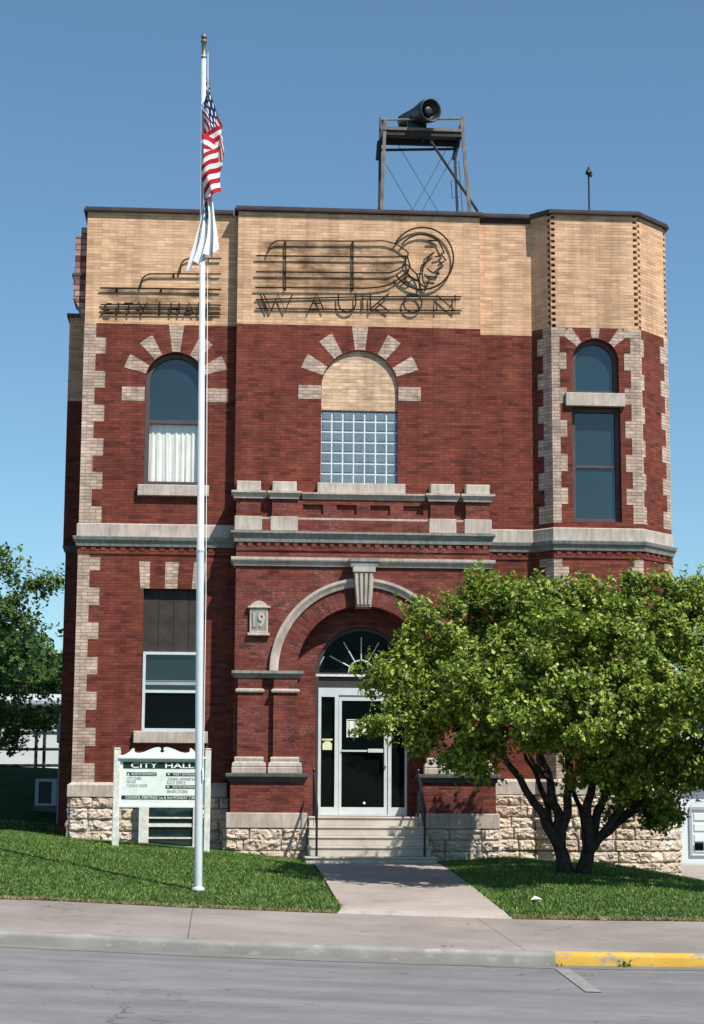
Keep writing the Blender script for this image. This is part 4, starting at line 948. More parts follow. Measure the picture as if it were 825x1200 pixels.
m.tube([A(58, 374), A(825, 381)] + spl([Bq(220, 380), Bq(265, 362), Bq(300, 340), Bq(330, 318)], 5), rb, 6)
m.tube([A(52, 482), A(825, 487)] + spl([Bq(110, 483), Bq(190, 470), Bq(270, 430), Bq(350, 365)], 6), rb, 6)
m.tube([A(55, 566, .06), A(825, 545, .06), Bq(712, 546, .06)], rb * .9, 6); m.tube([A(55, 628, .06), A(825, 636, .06), Bq(712, 642, .06)], rb * .9, 6)
m.build('feather_rails', MR['rust'], ns)
for (x, y0, y1) in ((262, 162, 505), (728, 165, 505)):
    m = MB(); m.tube([A(x, y0, .09), A(x, y1, .09)], .013, 6)
    for y in (162, 268, 378, 485): m.tube([A(x, y, .13), A(x, y, .0)], .012, 6)
    m.build('support', MR['rust'], ns)
for x in (300, 640): m = MB(); m.tube([Bq(x, 600, .1), Bq(x, 600, 0)], .01, 6); m.build('support', MR['rust'], ns)
m = MB(); m.tube([Bq(30, 540, .08), Bq(30, 640, .08)], .012, 6); m.build('support', MR['rust'], ns)
def letter(pts_list, parent, name='letter', r=.014):
    mm = MB()
    for p in pts_list: mm.tube(p, r, 6)
    return mm.build(name, MR['rust'], parent)
letter([[A(110, 528), A(165, 640), A(212, 530), A(262, 640), A(310, 532)], [A(86, 528), A(140, 640)], [A(165, 640), A(185, 590)]], ns)
letter([[A(425, 640), A(478, 524), A(528, 640)], [A(450, 592), A(506, 592)]], ns)
letter([[A(628, 524), A(628, 590)] + arcpts(A, 688, 590, 60, 180, 360, 14) + [A(748, 524)]], ns)
letter([[Bq(82, 532), Bq(82, 645)], [Bq(210, 525), Bq(84, 630)], [Bq(130, 588), Bq(212, 645)]], ns)
letter([arcpts(Bq, 375, 590, 63, 0, 360, 28)], ns)
letter([[Bq(540, 645), Bq(540, 534), Bq(668, 645), Bq(668, 534)]], ns)
m = MB()
m.tube(arcpts(Bq, 442, 282, 214, 152, -148, 60), .017, 6)
m.tube(arcpts(Bq, 442, 290, 175, 145, 48, 24), .017, 6)
em = m.build('emblem_ring', MR['rust'], ns)
m = MB()
def L_(*p, r=.014): m.tube([Bq(*a) for a in p], r, 6)
L_((480, 157), (548, 160)); L_((548, 152), (592, 240)); L_((592, 240), (572, 252)); L_((572, 252), (604, 296), (582, 306)); L_((582, 306), (548, 330), (574, 348), (548, 366)); L_((548, 366), (556, 384), (512, 382), (474, 352)); L_((525, 238), (455, 290), (440, 388)); L_((525, 238), (492, 268), (462, 312), (440, 350))
L_((528, 272), (566, 262)); L_((345, 240), (338, 270), (358, 340), (335, 372), (270, 430)); L_((350, 340), (400, 388), (440, 388)); L_((440, 388), (446, 440), (470, 492), (488, 424)); L_((350, 400), (410, 440), (470, 492)); L_((335, 372), (350, 400)); L_((474, 405), (545, 412)); L_((330, 265), (325, 320), (358, 340)); L_((400, 388), (420, 440), (425, 500)); L_((300, 440), (350, 400), (385, 425), (340, 450), (300, 440))
m.build('emblem_profile', MR['rust'], ns)
q2 = sign_tubes(YM)
C = lambda x, y, d=.11: q2((x, y), 100, 280, 4.583, d)
p0 = C(400, 350)
ns2 = thing('neon_sign_frame', (p0[0], YM, p0[2]), 'small rusty sign frame reading CITY HALL with stepped rails above its letters', 'sign')
m = MB(); r_ = .015
m.tube([C(80, 263), C(730, 271)], r_, 6); m.tube(spl([C(296, 270), C(302, 225), C(322, 198), C(350, 187)], 6) + [C(730, 188)], r_, 6); m.tube(spl([C(508, 190), C(514, 140), C(532, 114), C(560, 104)], 6) + [C(730, 105)], r_, 6)
for y, d in ((352, .06), (378, .06), (402, .06)): m.tube([C(80, y, d), C(728, y + 3, d)], .012, 6)
m.build('rails', MR['rust'], ns2)
for x, y in ((170, 265), (408, 267), (660, 270), (475, 188), (660, 188), (660, 105)):
    m = MB(); m.tube([C(x, y), C(x, y, 0)], .014, 6); m.tube([C(x, y, .06), C(x, y + 24, .0)], .012, 6); m.build('support', MR['rust'], ns2)
m = MB(); m.tube([C(400, 340, .05), C(400, 410, .05)], .014, 6); m.build('support', MR['rust'], ns2)
g = .015
letter([arcpts(C, 128, 372, 25, 50, 310, 16)[::1]], ns2, r=g); letter([[C(178, 342), C(178, 405)]], ns2, r=g); letter([[C(210, 345), C(256, 345)], [C(233, 345), C(233, 405)]], ns2, r=g)
letter([[C(284, 342), C(308, 376), C(308, 405)], [C(334, 342), C(308, 376)]], ns2, r=g); letter([[C(460, 342), C(460, 405)], [C(504, 342), C(504, 405)], [C(460, 373), C(504, 373)]], ns2, r=g)
letter([[C(534, 405), C(558, 342), C(582, 405)], [C(544, 383), C(572, 383)]], ns2, r=g); letter([[C(610, 342), C(610, 405), C(642, 405)]], ns2, r=g); letter([[C(662, 342), C(662, 405), C(694, 405)]], ns2, r=g)

# ------------------------------------------------------------------ siren tower on the roof
Yf, Yb2 = 36.0, 36.48
def T(x, y, Y): return P3(430 + x / 5.893, 100 + y / 5.893, Y)
zroof = zc - .6
base = T(390, 860, Yf); tw = thing('siren_tower', (base.x, (Yf + Yb2) / 2, zroof), 'open steel siren tower with plank platform standing on the flat roof', 'tower')
def leg(top, bot, r, mat):
    top = Vector(top); bot = Vector(bot); d = bot - top; bot = top + d * ((top.z - zroof) / (top.z - bot.z)); mm = MB(); mm.tube([bot, top], r, 4); mm.build('leg', mat, tw)
leg(T(125, 238, Yf), T(100, 860, Yf), .045, MR['steel']); leg(T(652, 240, Yf), T(708, 860, Yf), .045, MR['steel'])
leg(T(94, 240, Yb2), T(84, 860, Yb2), .035, MR['darksteel']); leg(T(603, 400, Yb2), T(624, 860, Yb2), .035, MR['darksteel'])
pa, pb_ = T(112, 300, Yf), T(655, 300, Yf); zp = pa.z
m = MB()
for i in range(5):
    y0 = Yf - .05 + (Yb2 - Yf + .1) * i / 5; m.box(pa.x, pb_.x, y0, y0 + (Yb2 - Yf) / 5 - .005, zp - .03, zp + .03)
m.build('platform', MR['steel'], tw)
m = MB(); m.box(pa.x - .02, pb_.x + .02, Yf - .02, Yf + .05, zp - .13, zp - .032); m.box(pa.x - .02, pb_.x + .02, Yb2 - .05, Yb2 + .02, zp - .16, zp - .032)
for xx in (pa.x, (pa.x + pb_.x) / 2, pb_.x - .06): m.box(xx, xx + .06, Yf + .051, Yb2 - .051, zp - .13, zp - .033)
m.build('platform_joists', MR['darksteel'], tw)
m = MB(); zr_ = T(300, 238, Yf).z; m.tube([T(100, 238, Yf), T(660, 232, Yf)], .02, 6); m.tube([(pa.x, Yb2, zr_), (pb_.x, Yb2, zr_)], .018, 6)
for xx in (pa.x, pb_.x): m.tube([(xx, Yf, zr_), (xx, Yb2, zr_)], .018, 6); m.tube([(xx, Yb2, zp), (xx, Yb2, zr_)], .018, 6)
m.tube([T(96, 300, Yf), T(92, 215, Yf)], .02, 6); m.tube([T(660, 320, Yf), T(664, 220, Yf)], .035, 6); m.build('guard_rail', MR['steel'], tw)
for a, b, Yx, r_ in (((100, 447), (600, 440), Yb2, .028), ((440, 385), (765, 870), Yf, .028), ((630, 385), (600, 510), Yb2, .05), ((86, 385), (76, 515), Yb2, .05)):
    m = MB(); m.tube([T(*a, Yx), T(*b, Yx)], r_, 6); m.build('brace', MR['darksteel'], tw)
m = MB()
for a, b in (((200, 385), (490, 870)), ((580, 385), (310, 870)), ((130, 545), (320, 870)), ((585, 505), (380, 870))):
    m.tube([T(*a, Yb2 if a[0] > 140 else Yf), T(*b, Yf if a[0] > 140 else Yb2)], .006, 5)
m.build('guy_wires', MR['darksteel'], tw)
m = MB(); m.tube([T(612, 530, Yb2), T(634, 525, Yb2), T(660, 870, Yb2)], .008, 5); m.tube([T(620, 660, Yb2), T(580, 660, Yb2), T(590, 780, Yb2), T(640, 770, Yb2)], .008, 5); m.build('ladder', MR['darksteel'], tw)
# the horn
mouth = T(442, 170, Yf - .32); tail = T(245, 250, Yf + .72); ax = (mouth - tail); Lh = ax.length; ax.normalize()
sr = thing('siren', (tail.x + .3, Yf + .25, zp + .03), 'dark horn shaped warning siren on the plank platform', 'siren')
m = MB(); Rm = .245; prof = [(.0, 0), (.12, .0), (.14, .03), (.15, .2), (.165, .42 * Lh), (.20, .65 * Lh), (.238, .85 * Lh), (Rm, Lh - .04), (Rm - .005, Lh), (.215, Lh + .005), (.2, Lh - .03), (.13, Lh - .14), (0, Lh - .15)]; m.lathe(prof, tail, ax, 28); m.build('horn', MR['siren'], sr, True)
m = MB(); m.lathe([(.05, Lh - .16), (.10, Lh - .12), (.10, Lh - .08), (.05, Lh - .06), (.0, Lh - .06)], tail, ax, 18); m.build('horn_core', MR['siren'], sr, True)
m = MB(); mid = tail + ax * (Lh * .45); m.box(mid.x - .16, mid.x + .22, mid.y - .15, mid.y + .15, zp + .031, mid.z - .05); m.box(tail.x - .08, tail.x + .18, tail.y - .1, tail.y + .1, zp + .031, tail.z + .03); m.build('motor_housing', MR['siren'], sr)
# roof antenna
Ya = 34.5; a0 = P3(690.5, 250, Ya); a1 = P3(689.8, 203, Ya)
an = thing('roof_mast', (a0.x, Ya, zroof), 'thin metal mast with small lamp head on the turret roof', 'mast')
m = MB(); m.tube([(a0.x, Ya, zroof), (a1.x, Ya, a1.z)], .018, 8); m.build('pole', MR['darksteel'], an)
m = MB(); m.lathe([(0, -.05), (.03, -.04), (.07, .0), (.055, .04), (.025, .08), (.02, .12), (0, .14)], (a1.x, Ya, a1.z), (0, 0, 1), 12); m.tube([(a1.x, Ya, a1.z - .03), (a1.x + .06, Ya - .02, a1.z - .06)], .03, 8); m.build('lamp_head', MR['black'], an)

# ------------------------------------------------------------------ flagpole and flags
YF = 25.8; fb = P3(232.3, 1041, YF); ftp = P3(239, 46, YF); zg = lawnz(fb.x, YF)
fb = Vector((fb.x, YF, zg - .05)); dirp = (ftp - fb); Lp = dirp.length; dirp.normalize()
fp = thing('flagpole', (fb.x, YF, zg), 'tall silvery metal flagpole standing in the front lawn', 'flagpole')
lj = (P3(236, 645, YF) - fb).length
m = MB(); m.lathe([(.056, 0), (.053, lj), ], fb, dirp, 20); m.lathe([(.053, lj - .03), (.058, lj - .02), (.058, lj + .03), (.05, lj + .035), (.034, Lp - .25), (0.03, Lp - .25)], fb, dirp, 20); m.build('shaft', MR['pole'], fp, True)
m = MB(); m.lathe([(.06, .0), (.09, .05), (.09, .08), (.057, .1)], fb, dirp, 20); m.build('base_collar', MR['pole'], fp, True)
m = MB(); m.lathe([(.03, Lp - .3), (.042, Lp - .29), (.042, Lp - .27), (.032, Lp - .26), (.032, Lp - .06), (.045, Lp - .05), (.045, Lp - .02), (.02, Lp)], fb, dirp, 16); m.build('truck', MR['brass'], fp, True)
m = MB(); m.lathe([(.045 * math.sin(math.pi * i / 12), Lp + .035 - .045 * math.cos(math.pi * i / 12)) for i in range(13)], fb, dirp, 16); m.build('ball', MR['brass'], fp, True)
pt = lambda y: fb + dirp * ((P3(235.6, y, YF) - fb).dot(dirp))
m = MB(); o_ = Vector((.075, -.02, 0)); m.tube([pt(62) + o_ * .8, pt(300) + o_, pt(700) + Vector((.08, -.03, 0)), pt(905) + Vector((.06, -.05, 0))], .005, 5); m.tube([pt(905) + Vector((.05, -.06, .05)), pt(907) + Vector((.06, -.06, -.08))], .012, 6); m.build('halyard', MR['letter'], fp)
# flag cloth material: stars and stripes from the cloth's own coordinates
t = NT('flag_cloth'); uv = t.n('ShaderNodeUVMap').outputs[0]; sx = t.n('ShaderNodeSeparateXYZ'); t.l(uv, sx.inputs[0]); u, v = sx.outputs[0], sx.outputs[1]
stp = t.math('LESS_THAN', t.math('MODULO', t.math('FLOOR', t.math('MULTIPLY', v, 13)), 2), .5)
c = t.mix(stp, (.80, .78, .76), (.42, .018, .035))
can = t.math('MULTIPLY', t.math('LESS_THAN', u, .4), t.math('LESS_THAN', v, 7 / 13))
fu = t.math('SUBTRACT', t.math('FRACT', t.math('MULTIPLY', u, 6 / .4)), .5); fv = t.math('SUBTRACT', t.math('FRACT', t.math('MULTIPLY', v, 5 / (7 / 13))), .5)
st_ = t.math('LESS_THAN', t.math('ADD', t.math('MULTIPLY', fu, fu), t.math('MULTIPLY', fv, fv)), .07)
cc_ = t.mix(st_, (.014, .035, .12), (.8, .8, .8)); c = t.mix(can, c, cc_); t.base(c, .8, .15)
tl = t.n('ShaderNodeBsdfTranslucent'); t.l(c, tl.inputs[0]); mxs = t.n('ShaderNodeMixShader'); mxs.inputs[0].default_value = .22; t.l(t.p.outputs[0], mxs.inputs[1]); t.l(tl.outputs[0], mxs.inputs[2]); t.l(mxs.outputs[0], t.out.inputs[0])
flagm = t.m
t = NT('white_flag_cloth'); uv = t.n('ShaderNodeUVMap').outputs[0]; sx = t.n('ShaderNodeSeparateXYZ'); t.l(uv, sx.inputs[0]); u, v = sx.outputs[0], sx.outputs[1]
f1 = t.math('MULTIPLY', t.math('MULTIPLY', t.math('GREATER_THAN', u, .06), t.math('LESS_THAN', u, .62)), t.math('MULTIPLY', t.math('GREATER_THAN', v, .12), t.math('LESS_THAN', v, .5)))
bars = t.math('GREATER_THAN', t.math('FRACT', t.math('MULTIPLY', u, 11)), .42); b2 = t.math('GREATER_THAN', t.math('FRACT', t.math('ADD', t.math('MULTIPLY', v, 13), t.math('MULTIPLY', u, 2))), .45)
f1 = t.math('MULTIPLY', f1, t.math('MAXIMUM', t.math('MULTIPLY', bars, b2), t.math('LESS_THAN', t.math('FRACT', t.math('MULTIPLY', u, 5.5)), .28)))
c = t.mix(f1, (.84, .85, .86), (.06, .20, .30)); t.base(c, .8, .15)
tl = t.n('ShaderNodeBsdfTranslucent'); t.l(c, tl.inputs[0]); mxs = t.n('ShaderNodeMixShader'); mxs.inputs[0].default_value = .12; t.l(t.p.outputs[0], mxs.inputs[1]); t.l(tl.outputs[0], mxs.inputs[2]); t.l(mxs.outputs[0], t.out.inputs[0])
wflagm = t.m
def cloth(fn, nu, nv):
    mb = MB(); vs = []; fs = []; uvs = []
    for j in range(nv + 1):
        for i in range(nu + 1): vs.append(fn(i / nu, j / nv))
    for j in range(nv):
        for i in range(nu):
            fs.append((j * (nu + 1) + i, j * (nu + 1) + i + 1, (j + 1) * (nu + 1) + i + 1, (j + 1) * (nu + 1) + i))
            uvs.append([(i / nu, j / nv), ((i + 1) / nu, j / nv), ((i + 1) / nu, (j + 1) / nv), (i / nu, (j + 1) / nv)])
    mb.add(vs, fs, uvs); return mb
k84 = YF / F                                # metres per photo pixel at the pole
def usflag(u, v):
    y0 = 84 + 74 * v                        # hoist, photo rows
    # limp fly: out to the right, folded back, hanging down
    px = interp(u, [(0, 238), (.12, 245), (.2, 243), (.36, 252 + 5 * v), (.55, 262 - 3 * v), (.7, 247), (.84, 236 + 3 * v), (1, 251 - 6 * v)])
    dy = interp(u, [(0, 0), (.2, 24), (.36, 42), (.55, 66), (.7, 74), (.84, 82), (1, 84)])
    dep = interp(u, [(0, 0), (.2, -.05), (.36, .02), (.55, -.02), (.7, -.13), (.84, -.15), (1, -.09)])
    px += 1.8 * math.sin(9 * v + 7 * u); dep += .065 * math.sin(19 * u + 5 * v) + .03 * math.sin(7 * v + 3 * u)
    q = P3(px, y0 + dy + 2 * math.sin(6 * u + 4 * v), YF); return (q.x, YF - .05 + dep, q.z)
tag(cloth(usflag, 60, 40).build('flag', flagm, smooth=True), 'limp stars and stripes flag folded against the pole', 'flag')
def whflag(u, v):                           # gathered drape: u across the folds, v down the cloth
    yl = interp(v, [(0, 216), (.3, 246), (.6, 278), (.85, 303), (1, 317)]); yr = interp(v, [(0, 206), (.3, 234), (.6, 262), (.85, 284), (1, 296)])
    xl = interp(v, [(0, 238), (.25, 237.5), (.45, 235), (.7, 228), (1, 217.5)]); xr = interp(v, [(0, 242), (.25, 247), (.5, 251), (.75, 255), (1, 256)])
    g_ = .35 + .65 * v; px = xl + (xr - xl) * (u + .05 * math.sin(19 * u) * g_) + .8 * math.sin(7 * v + 6 * u)
    py = yl + (yr - yl) * u + g_ * 3.2 * math.sin(15 * u + 1.5) * v
    q = P3(px, py, YF); return (q.x, YF - .07 - .07 * math.sin(20 * u + 1.2 * v + .6) * g_ - .03 * math.sin(41 * u + 3 * v) * g_, q.z)
tag(cloth(whflag, 70, 40).build('flag', wflagm, smooth=True), 'limp white flag with faint blue markings hanging under the striped flag', 'flag')

# ------------------------------------------------------------------ board sign on the lawn
YG = 31.3; G = lambda x, y: U(120 + x / 5.893, 860 + y / 5.893, YG)
gx = lambda x: G(x, 300)[0]; gz = lambda y: G(400, y)[1]
bs = thing('board_sign', (gx(410), YG, lawnz(gx(410), YG)), 'white painted wooden CITY HALL directory board with scrolled top on two posts', 'sign')
for a, b in ((76, 122), (706, 748)):
    m = MB(); x0, x1 = gx(a), gx(b); m.bevbox(x0, x1, YG - .05, YG + .05, lawnz(x0, YG) - .1, gz(104), .008); m.hexa([(x0 - .01, YG - .06, gz(104)), (x1 + .01, YG - .06, gz(104)), (x1 + .01, YG + .06, gz(104)), (x0 - .01, YG + .06, gz(104))], [(x0 + .02, YG - .03, gz(98)), (x1 - .02, YG - .03, gz(98)), (x1 - .02, YG + .03, gz(98)), (x0 + .02, YG + .03, gz(98))]); m.build('post', MR['chalk'], bs)
m = MB(); m.box(gx(122), gx(706), YG - .015, YG + .02, gz(505), gz(186)); m.box(gx(122), gx(706), YG - .03, YG + .03, gz(508), gz(492)); pn = m.build('panel', MR['white'], bs)
# scrolled pediment
half = [(122, 150), (140, 147), (165, 138), (185, 125), (200, 108), (214, 98), (224, 104), (220, 116), (230, 128), (255, 132), (290, 124), (330, 106), (365, 94), (388, 91), (402, 96), (406, 108), (398, 118)]
pts = half + [(402, 126), (412, 130)]; full = pts + [(826 - x, y) for x, y in pts[::-1][1:]]
m = MB(); m.prism([G(x, y) for x, y in full] + [G(704, 162), G(122, 162)], YG - .02, YG + .02); m.build('pediment', MR['white'], bs)
m = MB(); m.box(gx(114), gx(714), YG - .075, YG + .03, gz(172), gz(160)); m.box(gx(124), gx(704), YG - .055, YG + .02, gz(186), gz(172.2)); m.build('moulding', MR['white'], bs)
def strip(x0, x1, y0, y1): m = MB(); m.box(gx(x0), gx(x1), YG - .019, YG - .014, gz(y1), gz(y0)); return m.build('painted_band', MR['green'], pn)
yt = YG - .0205
b1 = strip(142, 686, 195, 240); text('CITY  HALL', gx(196), gx(632), gz(236), gz(200), yt, MR['letter'], b1, bold=.012, depth=.002)
b2_ = strip(168, 375, 266, 290); text('\u25B2', gx(172), gx(186), gz(286), gz(270), yt, MR['letter'], b2_, depth=.002) if False else None
m = MB(); m.prism([G(172, 286), G(188, 286), G(180, 270)], yt - .001, yt + .002); m.build('arrow', MR['letter'], b2_)
text('NORTH ENTRANCE', gx(200), gx(368), gz(286), gz(270), yt, MR['letter'], b2_, depth=.002)
b3 = strip(440, 668, 268, 291); m = MB(); m.prism([G(448, 279), G(464, 271), G(464, 287)], yt - .001, yt + .002); m.build('arrow', MR['letter'], b3); text('WEST ENTRANCE', gx(486), gx(660), gz(287), gz(272), yt, MR['letter'], b3, depth=.002)
b4 = strip(438, 668, 354, 377); m = MB(); m.prism([G(448, 357), G(464, 365), G(448, 373)], yt - .001, yt + .002); m.build('arrow', MR['letter'], b4); text('SOUTH ENTRANCE', gx(486), gx(660), gz(373), gz(358), yt, MR['letter'], b4, depth=.002)
yg2 = YG - .0155
for s_, x0, x1, y0, y1 in (('CITY CLERK', 170, 270, 298, 318), ('MAYOR', 170, 232, 323, 343), ('COUNCIL ROOM', 170, 310, 349, 369), ('ZONING ADMINISTRATOR', 450, 680, 302, 322), ('B.I.C.P. OFFICE', 448, 574, 327, 347), ('SENIOR CITIZENS', 448, 590, 388, 408)):
    text(s_, gx(x0), gx(x1), gz(y1), gz(y0), yg2, MR['greyletter'], pn, depth=.002)
b5 = strip(135, 690, 426, 453); text('COUNCIL MEETINGS 1st & 3rd MONDAY 7:30 PM', gx(164), gx(676), gz(449), gz(430), yt, MR['letter'], b5, bold=.004, depth=.002)

# ------------------------------------------------------------------ trees
def mesh_np(name, V, Fq, mat, parent=None):
    me = bpy.data.meshes.new(name); off = np.array(WL(parent)) if parent else np.zeros(3)
    V = (V - off).astype(np.float32); n = len(V); k = Fq.shape[1]; f = len(Fq)
    me.vertices.add(n); me.vertices.foreach_set('co', V.ravel()); me.loops.add(f * k); me.loops.foreach_set('vertex_index', Fq.astype(np.int32).ravel())
    me.polygons.add(f); me.polygons.foreach_set('loop_start', np.arange(0, f * k, k, dtype=np.int32)); me.materials.append(mat); me.update(calc_edges=True); me.validate()
    o = bpy.data.objects.new(name, me); COL.objects.link(o)
    if parent: o.parent = parent
    return o
def leaves(C_, size, outdir):
    n = len(C_); a = rng.normal(size=(n, 3)) + outdir * .9 + np.array([.15, -.2, .7]); a /= np.linalg.norm(a, axis=1)[:, None]      # leaf normal
    d = rng.normal(size=(n, 3)) + outdir * .6 + np.array([0, 0, -.25]); d -= a * (d * a).sum(1)[:, None]; d /= np.linalg.norm(d, axis=1)[:, None]
    b = np.cross(a, d); s = (size * rng.uniform(.45, 1.5, n))[:, None]
    V = np.stack([C_ - d * s * .5, C_ + b * s * .33 - a * s * .08 - d * s * .05, C_ + d * s * .6 - a * s * .12, C_ - b * s * .33 - a * s * .08 - d * s * .05], 1).reshape(-1, 3)
    return V, np.arange(n * 4).reshape(n, 4)
def crown_points(lobes, per, m, spread, thr, nsc, seed, tuft=.17):
    P_ = []; D_ = []
    for (c, r, wgt) in lobes:
        nT = int(per * wgt); c = np.array(c); r = np.array(r); ntf = max(4, int(nT / 17)); tufts = []
        while len(tufts) < ntf:             # tufts of shoots spread over the lobe
            v = rng.normal(size=3); v /= np.linalg.norm(v); rad = rng.uniform(.45, 1.0) ** .5 if rng.random() < .7 else rng.uniform(.1, .8)
            p = c + v * r * rad * (1 + .22 * noise.noise(Vector(c + v * r) * 1.7))
            if noise.noise(Vector(p) * nsc + Vector((seed, 0, 0))) < thr: continue
            out = v * .75 + np.array([0, -.05, .5]); tufts.append((p, out / np.linalg.norm(out), rng.uniform(.6, 1.35)))
        for (p, out, sc) in tufts:
            for _ in range(17):
                q = p + rng.normal(size=3) * tuft * sc * np.array([1, 1, .7]); o = out + rng.normal(size=3) * .35; o /= np.linalg.norm(o)
                tt = rng.uniform(-.5, 1, m)[:, None]
                P_.append(q + o * rng.uniform(.7, 1.7) * spread * tt + rng.normal(size=(m, 3)) * spread * .3); D_.append(np.repeat(o[None], m, 0))
    return np.concatenate(P_), np.concatenate(D_)
def limb(mb, a, b, r0, r1, wob=.12, n=9, seed=0, sag=0):
    a, b = Vector(a), Vector(b); pts = []; rs = []
    for i in range(n + 1):
        t_ = i / n; p = a.lerp(b, t_); w_ = math.sin(math.pi * t_) * wob
        p += Vector((noise.noise(Vector((seed, t_ * 3, 0))), noise.noise(Vector((seed, t_ * 3, 9))), noise.noise(Vector((seed, t_ * 3, 5))) * .5)) * w_ * 2 + Vector((0, 0, sag * math.sin(math.pi * t_)))
        pts.append(p); rs.append(r0 + (r1 - r0) * t_ ** .8)
    mb.tube(pts, rs, 9); return pts
YR = 29.0
tb0 = P3(672, 1012, YR); zt0 = lawnz(tb0.x, YR)
tree = thing('tree', (tb0.x, YR, zt0), 'spreading bright green small tree with several dark stems right of the entrance steps', 'tree')
pp = YR / F
def lobe(px, py, rx, ry, dy, wgt=1., rd=None): dy = dy * 1.8 - .1; py = py + max(0, 760 - py) * .16; q = P3(px, py, YR + dy); s = (YR + dy) / F; return ((q.x, q.y, q.z), (rx * s, (rd or rx * 1.05) * s, ry * .93 * s), wgt)
lobes = [lobe(632, 768, 42, 46, .75, .55), lobe(672, 765, 50, 56, .8, .65), lobe(775, 898, 62, 40, -.3, .8), lobe(720, 888, 46, 34, -.2, .5), lobe(935, 770, 70, 80, -.6, .7), lobe(915, 850, 60, 50, -1.3, .6), lobe(985, 810, 60, 70, -1.0, .6), lobe(860, 820, 60, 50, -1.5, .6), lobe(620, 830, 55, 40, -1.35, .6), lobe(710, 835, 62, 42, -1.45, .7), lobe(800, 830, 62, 44, -1.3, .7), lobe(556, 810, 48, 40, -1.2, .5), lobe(516, 772, 54, 60, -.45, .95), lobe(488, 800, 36, 40, -.6, .5), lobe(474, 836, 20, 26, -.8, .18), lobe(500, 845, 44, 44, -.5, .6), lobe(568, 740, 58, 58, -.35, 1.0), lobe(592, 706, 40, 34, -.5, .5), lobe(545, 860, 46, 42, -.8, .6), lobe(610, 800, 80, 80, -.8, 1.7), lobe(655, 725, 55, 50, .3, .9), lobe(680, 790, 85, 80, -1.2, 1.7), lobe(720, 715, 55, 52, .2, .9), lobe(755, 780, 80, 85, -.8, 1.7), lobe(795, 725, 55, 55, .1, .9), lobe(820, 800, 75, 90, -.4, 1.5), lobe(640, 848, 60, 34, -1.0, .7), lobe(740, 870, 80, 55, -.6, 1.2), lobe(800, 880, 58, 50, -.2, .9), lobe(880, 790, 60, 90, .2, 1.0), lobe(765, 935, 38, 34, .2, .35), lobe(740, 960, 24, 22, .3, .14), lobe(790, 915, 36, 28, -.2, .3), lobe(870, 870, 50, 55, .3, .6), lobe(548, 895, 30, 20, -.9, .2), lobe(450, 796, 14, 18, -.9, .09), lobe(440, 846, 10, 10, -1.0, .05), lobe(494, 864, 20, 18, -.8, .12), lobe(562, 676, 22, 22, -.1, .16), lobe(602, 672, 20, 18, .0, .14), lobe(648, 688, 20, 22, .1, .14), lobe(692, 680, 20, 20, .1, .14), lobe(736, 676, 22, 20, .1, .16), lobe(790, 678, 24, 22, .1, .18), lobe(500, 712, 18, 16, -.2, .1), lobe(822, 690, 20, 18, .1, .14), lobe(700, 905, 45, 34, -.4, .5)]
Pp, Dd = crown_points(lobes, 640, 13, .10, -.14, 2.0, 3.3, .115)
V, Fq = leaves(Pp, .066, Dd); mesh_np('crown', V, Fq, MR['leaf'], tree)
def trunk_set(stems, name='trunk'):
    mb = MB()
    for i, (a, b, r0, r1, wob, sag) in enumerate(stems): limb(mb, a, b, r0, r1, wob, 9, i * 3.7 + 1, sag)
    return mb.build(name, MR['bark'], tree, True)
def Q(px, py, dy=0): return P3(px, py, YR + dy)
def base_at(px): x = Q(px, 1012).x; return Vector((x, YR, lawnz(x, YR) - .12))
b1_, b2_v = base_at(666), base_at(682)
k1, k2 = Q(657, 996), Q(689, 999, -.05)
trunk_set([(b1_, k1, .16, .105, .02, 0), (k1, Q(625, 940, -.1), .10, .065, .04, .02), (Q(625, 940, -.1), Q(588, 880, -.1), .065, .045, .05, .02), (Q(588, 880, -.1), Q(575, 790, -.2), .045, .02, .1, 0), (k1, Q(645, 915), .10, .06, .06, 0), (Q(645, 915), Q(612, 780, .2), .06, .02, .12, 0), (k1, Q(668, 900, -.2), .09, .055, .06, 0), (Q(668, 900, -.2), Q(675, 770, -.4), .055, .02, .1, 0), (Q(645, 915), Q(555, 800, -.3), .04, .015, .1, .05), (k1, Q(634, 925, .3), .075, .045, .05, 0), (Q(634, 925, .3), Q(606, 850, .3), .045, .02, .06, 0), (Q(625, 940, -.1), Q(604, 905, .2), .035, .02, .03, 0)])
trunk_set([(b2_v, k2, .15, .105, .02, 0), (k2, Q(690, 900, -.2), .095, .055, .07, 0), (Q(690, 900, -.2), Q(705, 760, -.3), .055, .02, .1, 0), (k2, Q(712, 915), .09, .055, .06, .02), (Q(712, 915), Q(755, 790, .1), .055, .02, .1, 0), (k2, Q(726, 962, .1), .085, .06, .04, .02), (Q(726, 962, .1), Q(770, 925, .2), .06, .035, .05, .03), (Q(770, 925, .2), Q(820, 870, .2), .035, .015, .08, .05), (k2, Q(737, 930, -.2), .075, .045, .06, .02), (Q(737, 930, -.2), Q(800, 850, -.3), .045, .02, .1, 0), (Q(726, 962, .1), Q(765, 945, .3), .035, .02, .03, .01), (Q(765, 945, .3), Q(790, 915, .3), .02, .01, .03, .02), (k2, Q(672, 920, .2), .06, .035, .05, 0), (Q(672, 920, .2), Q(650, 830, .2), .035, .015, .08, 0)])
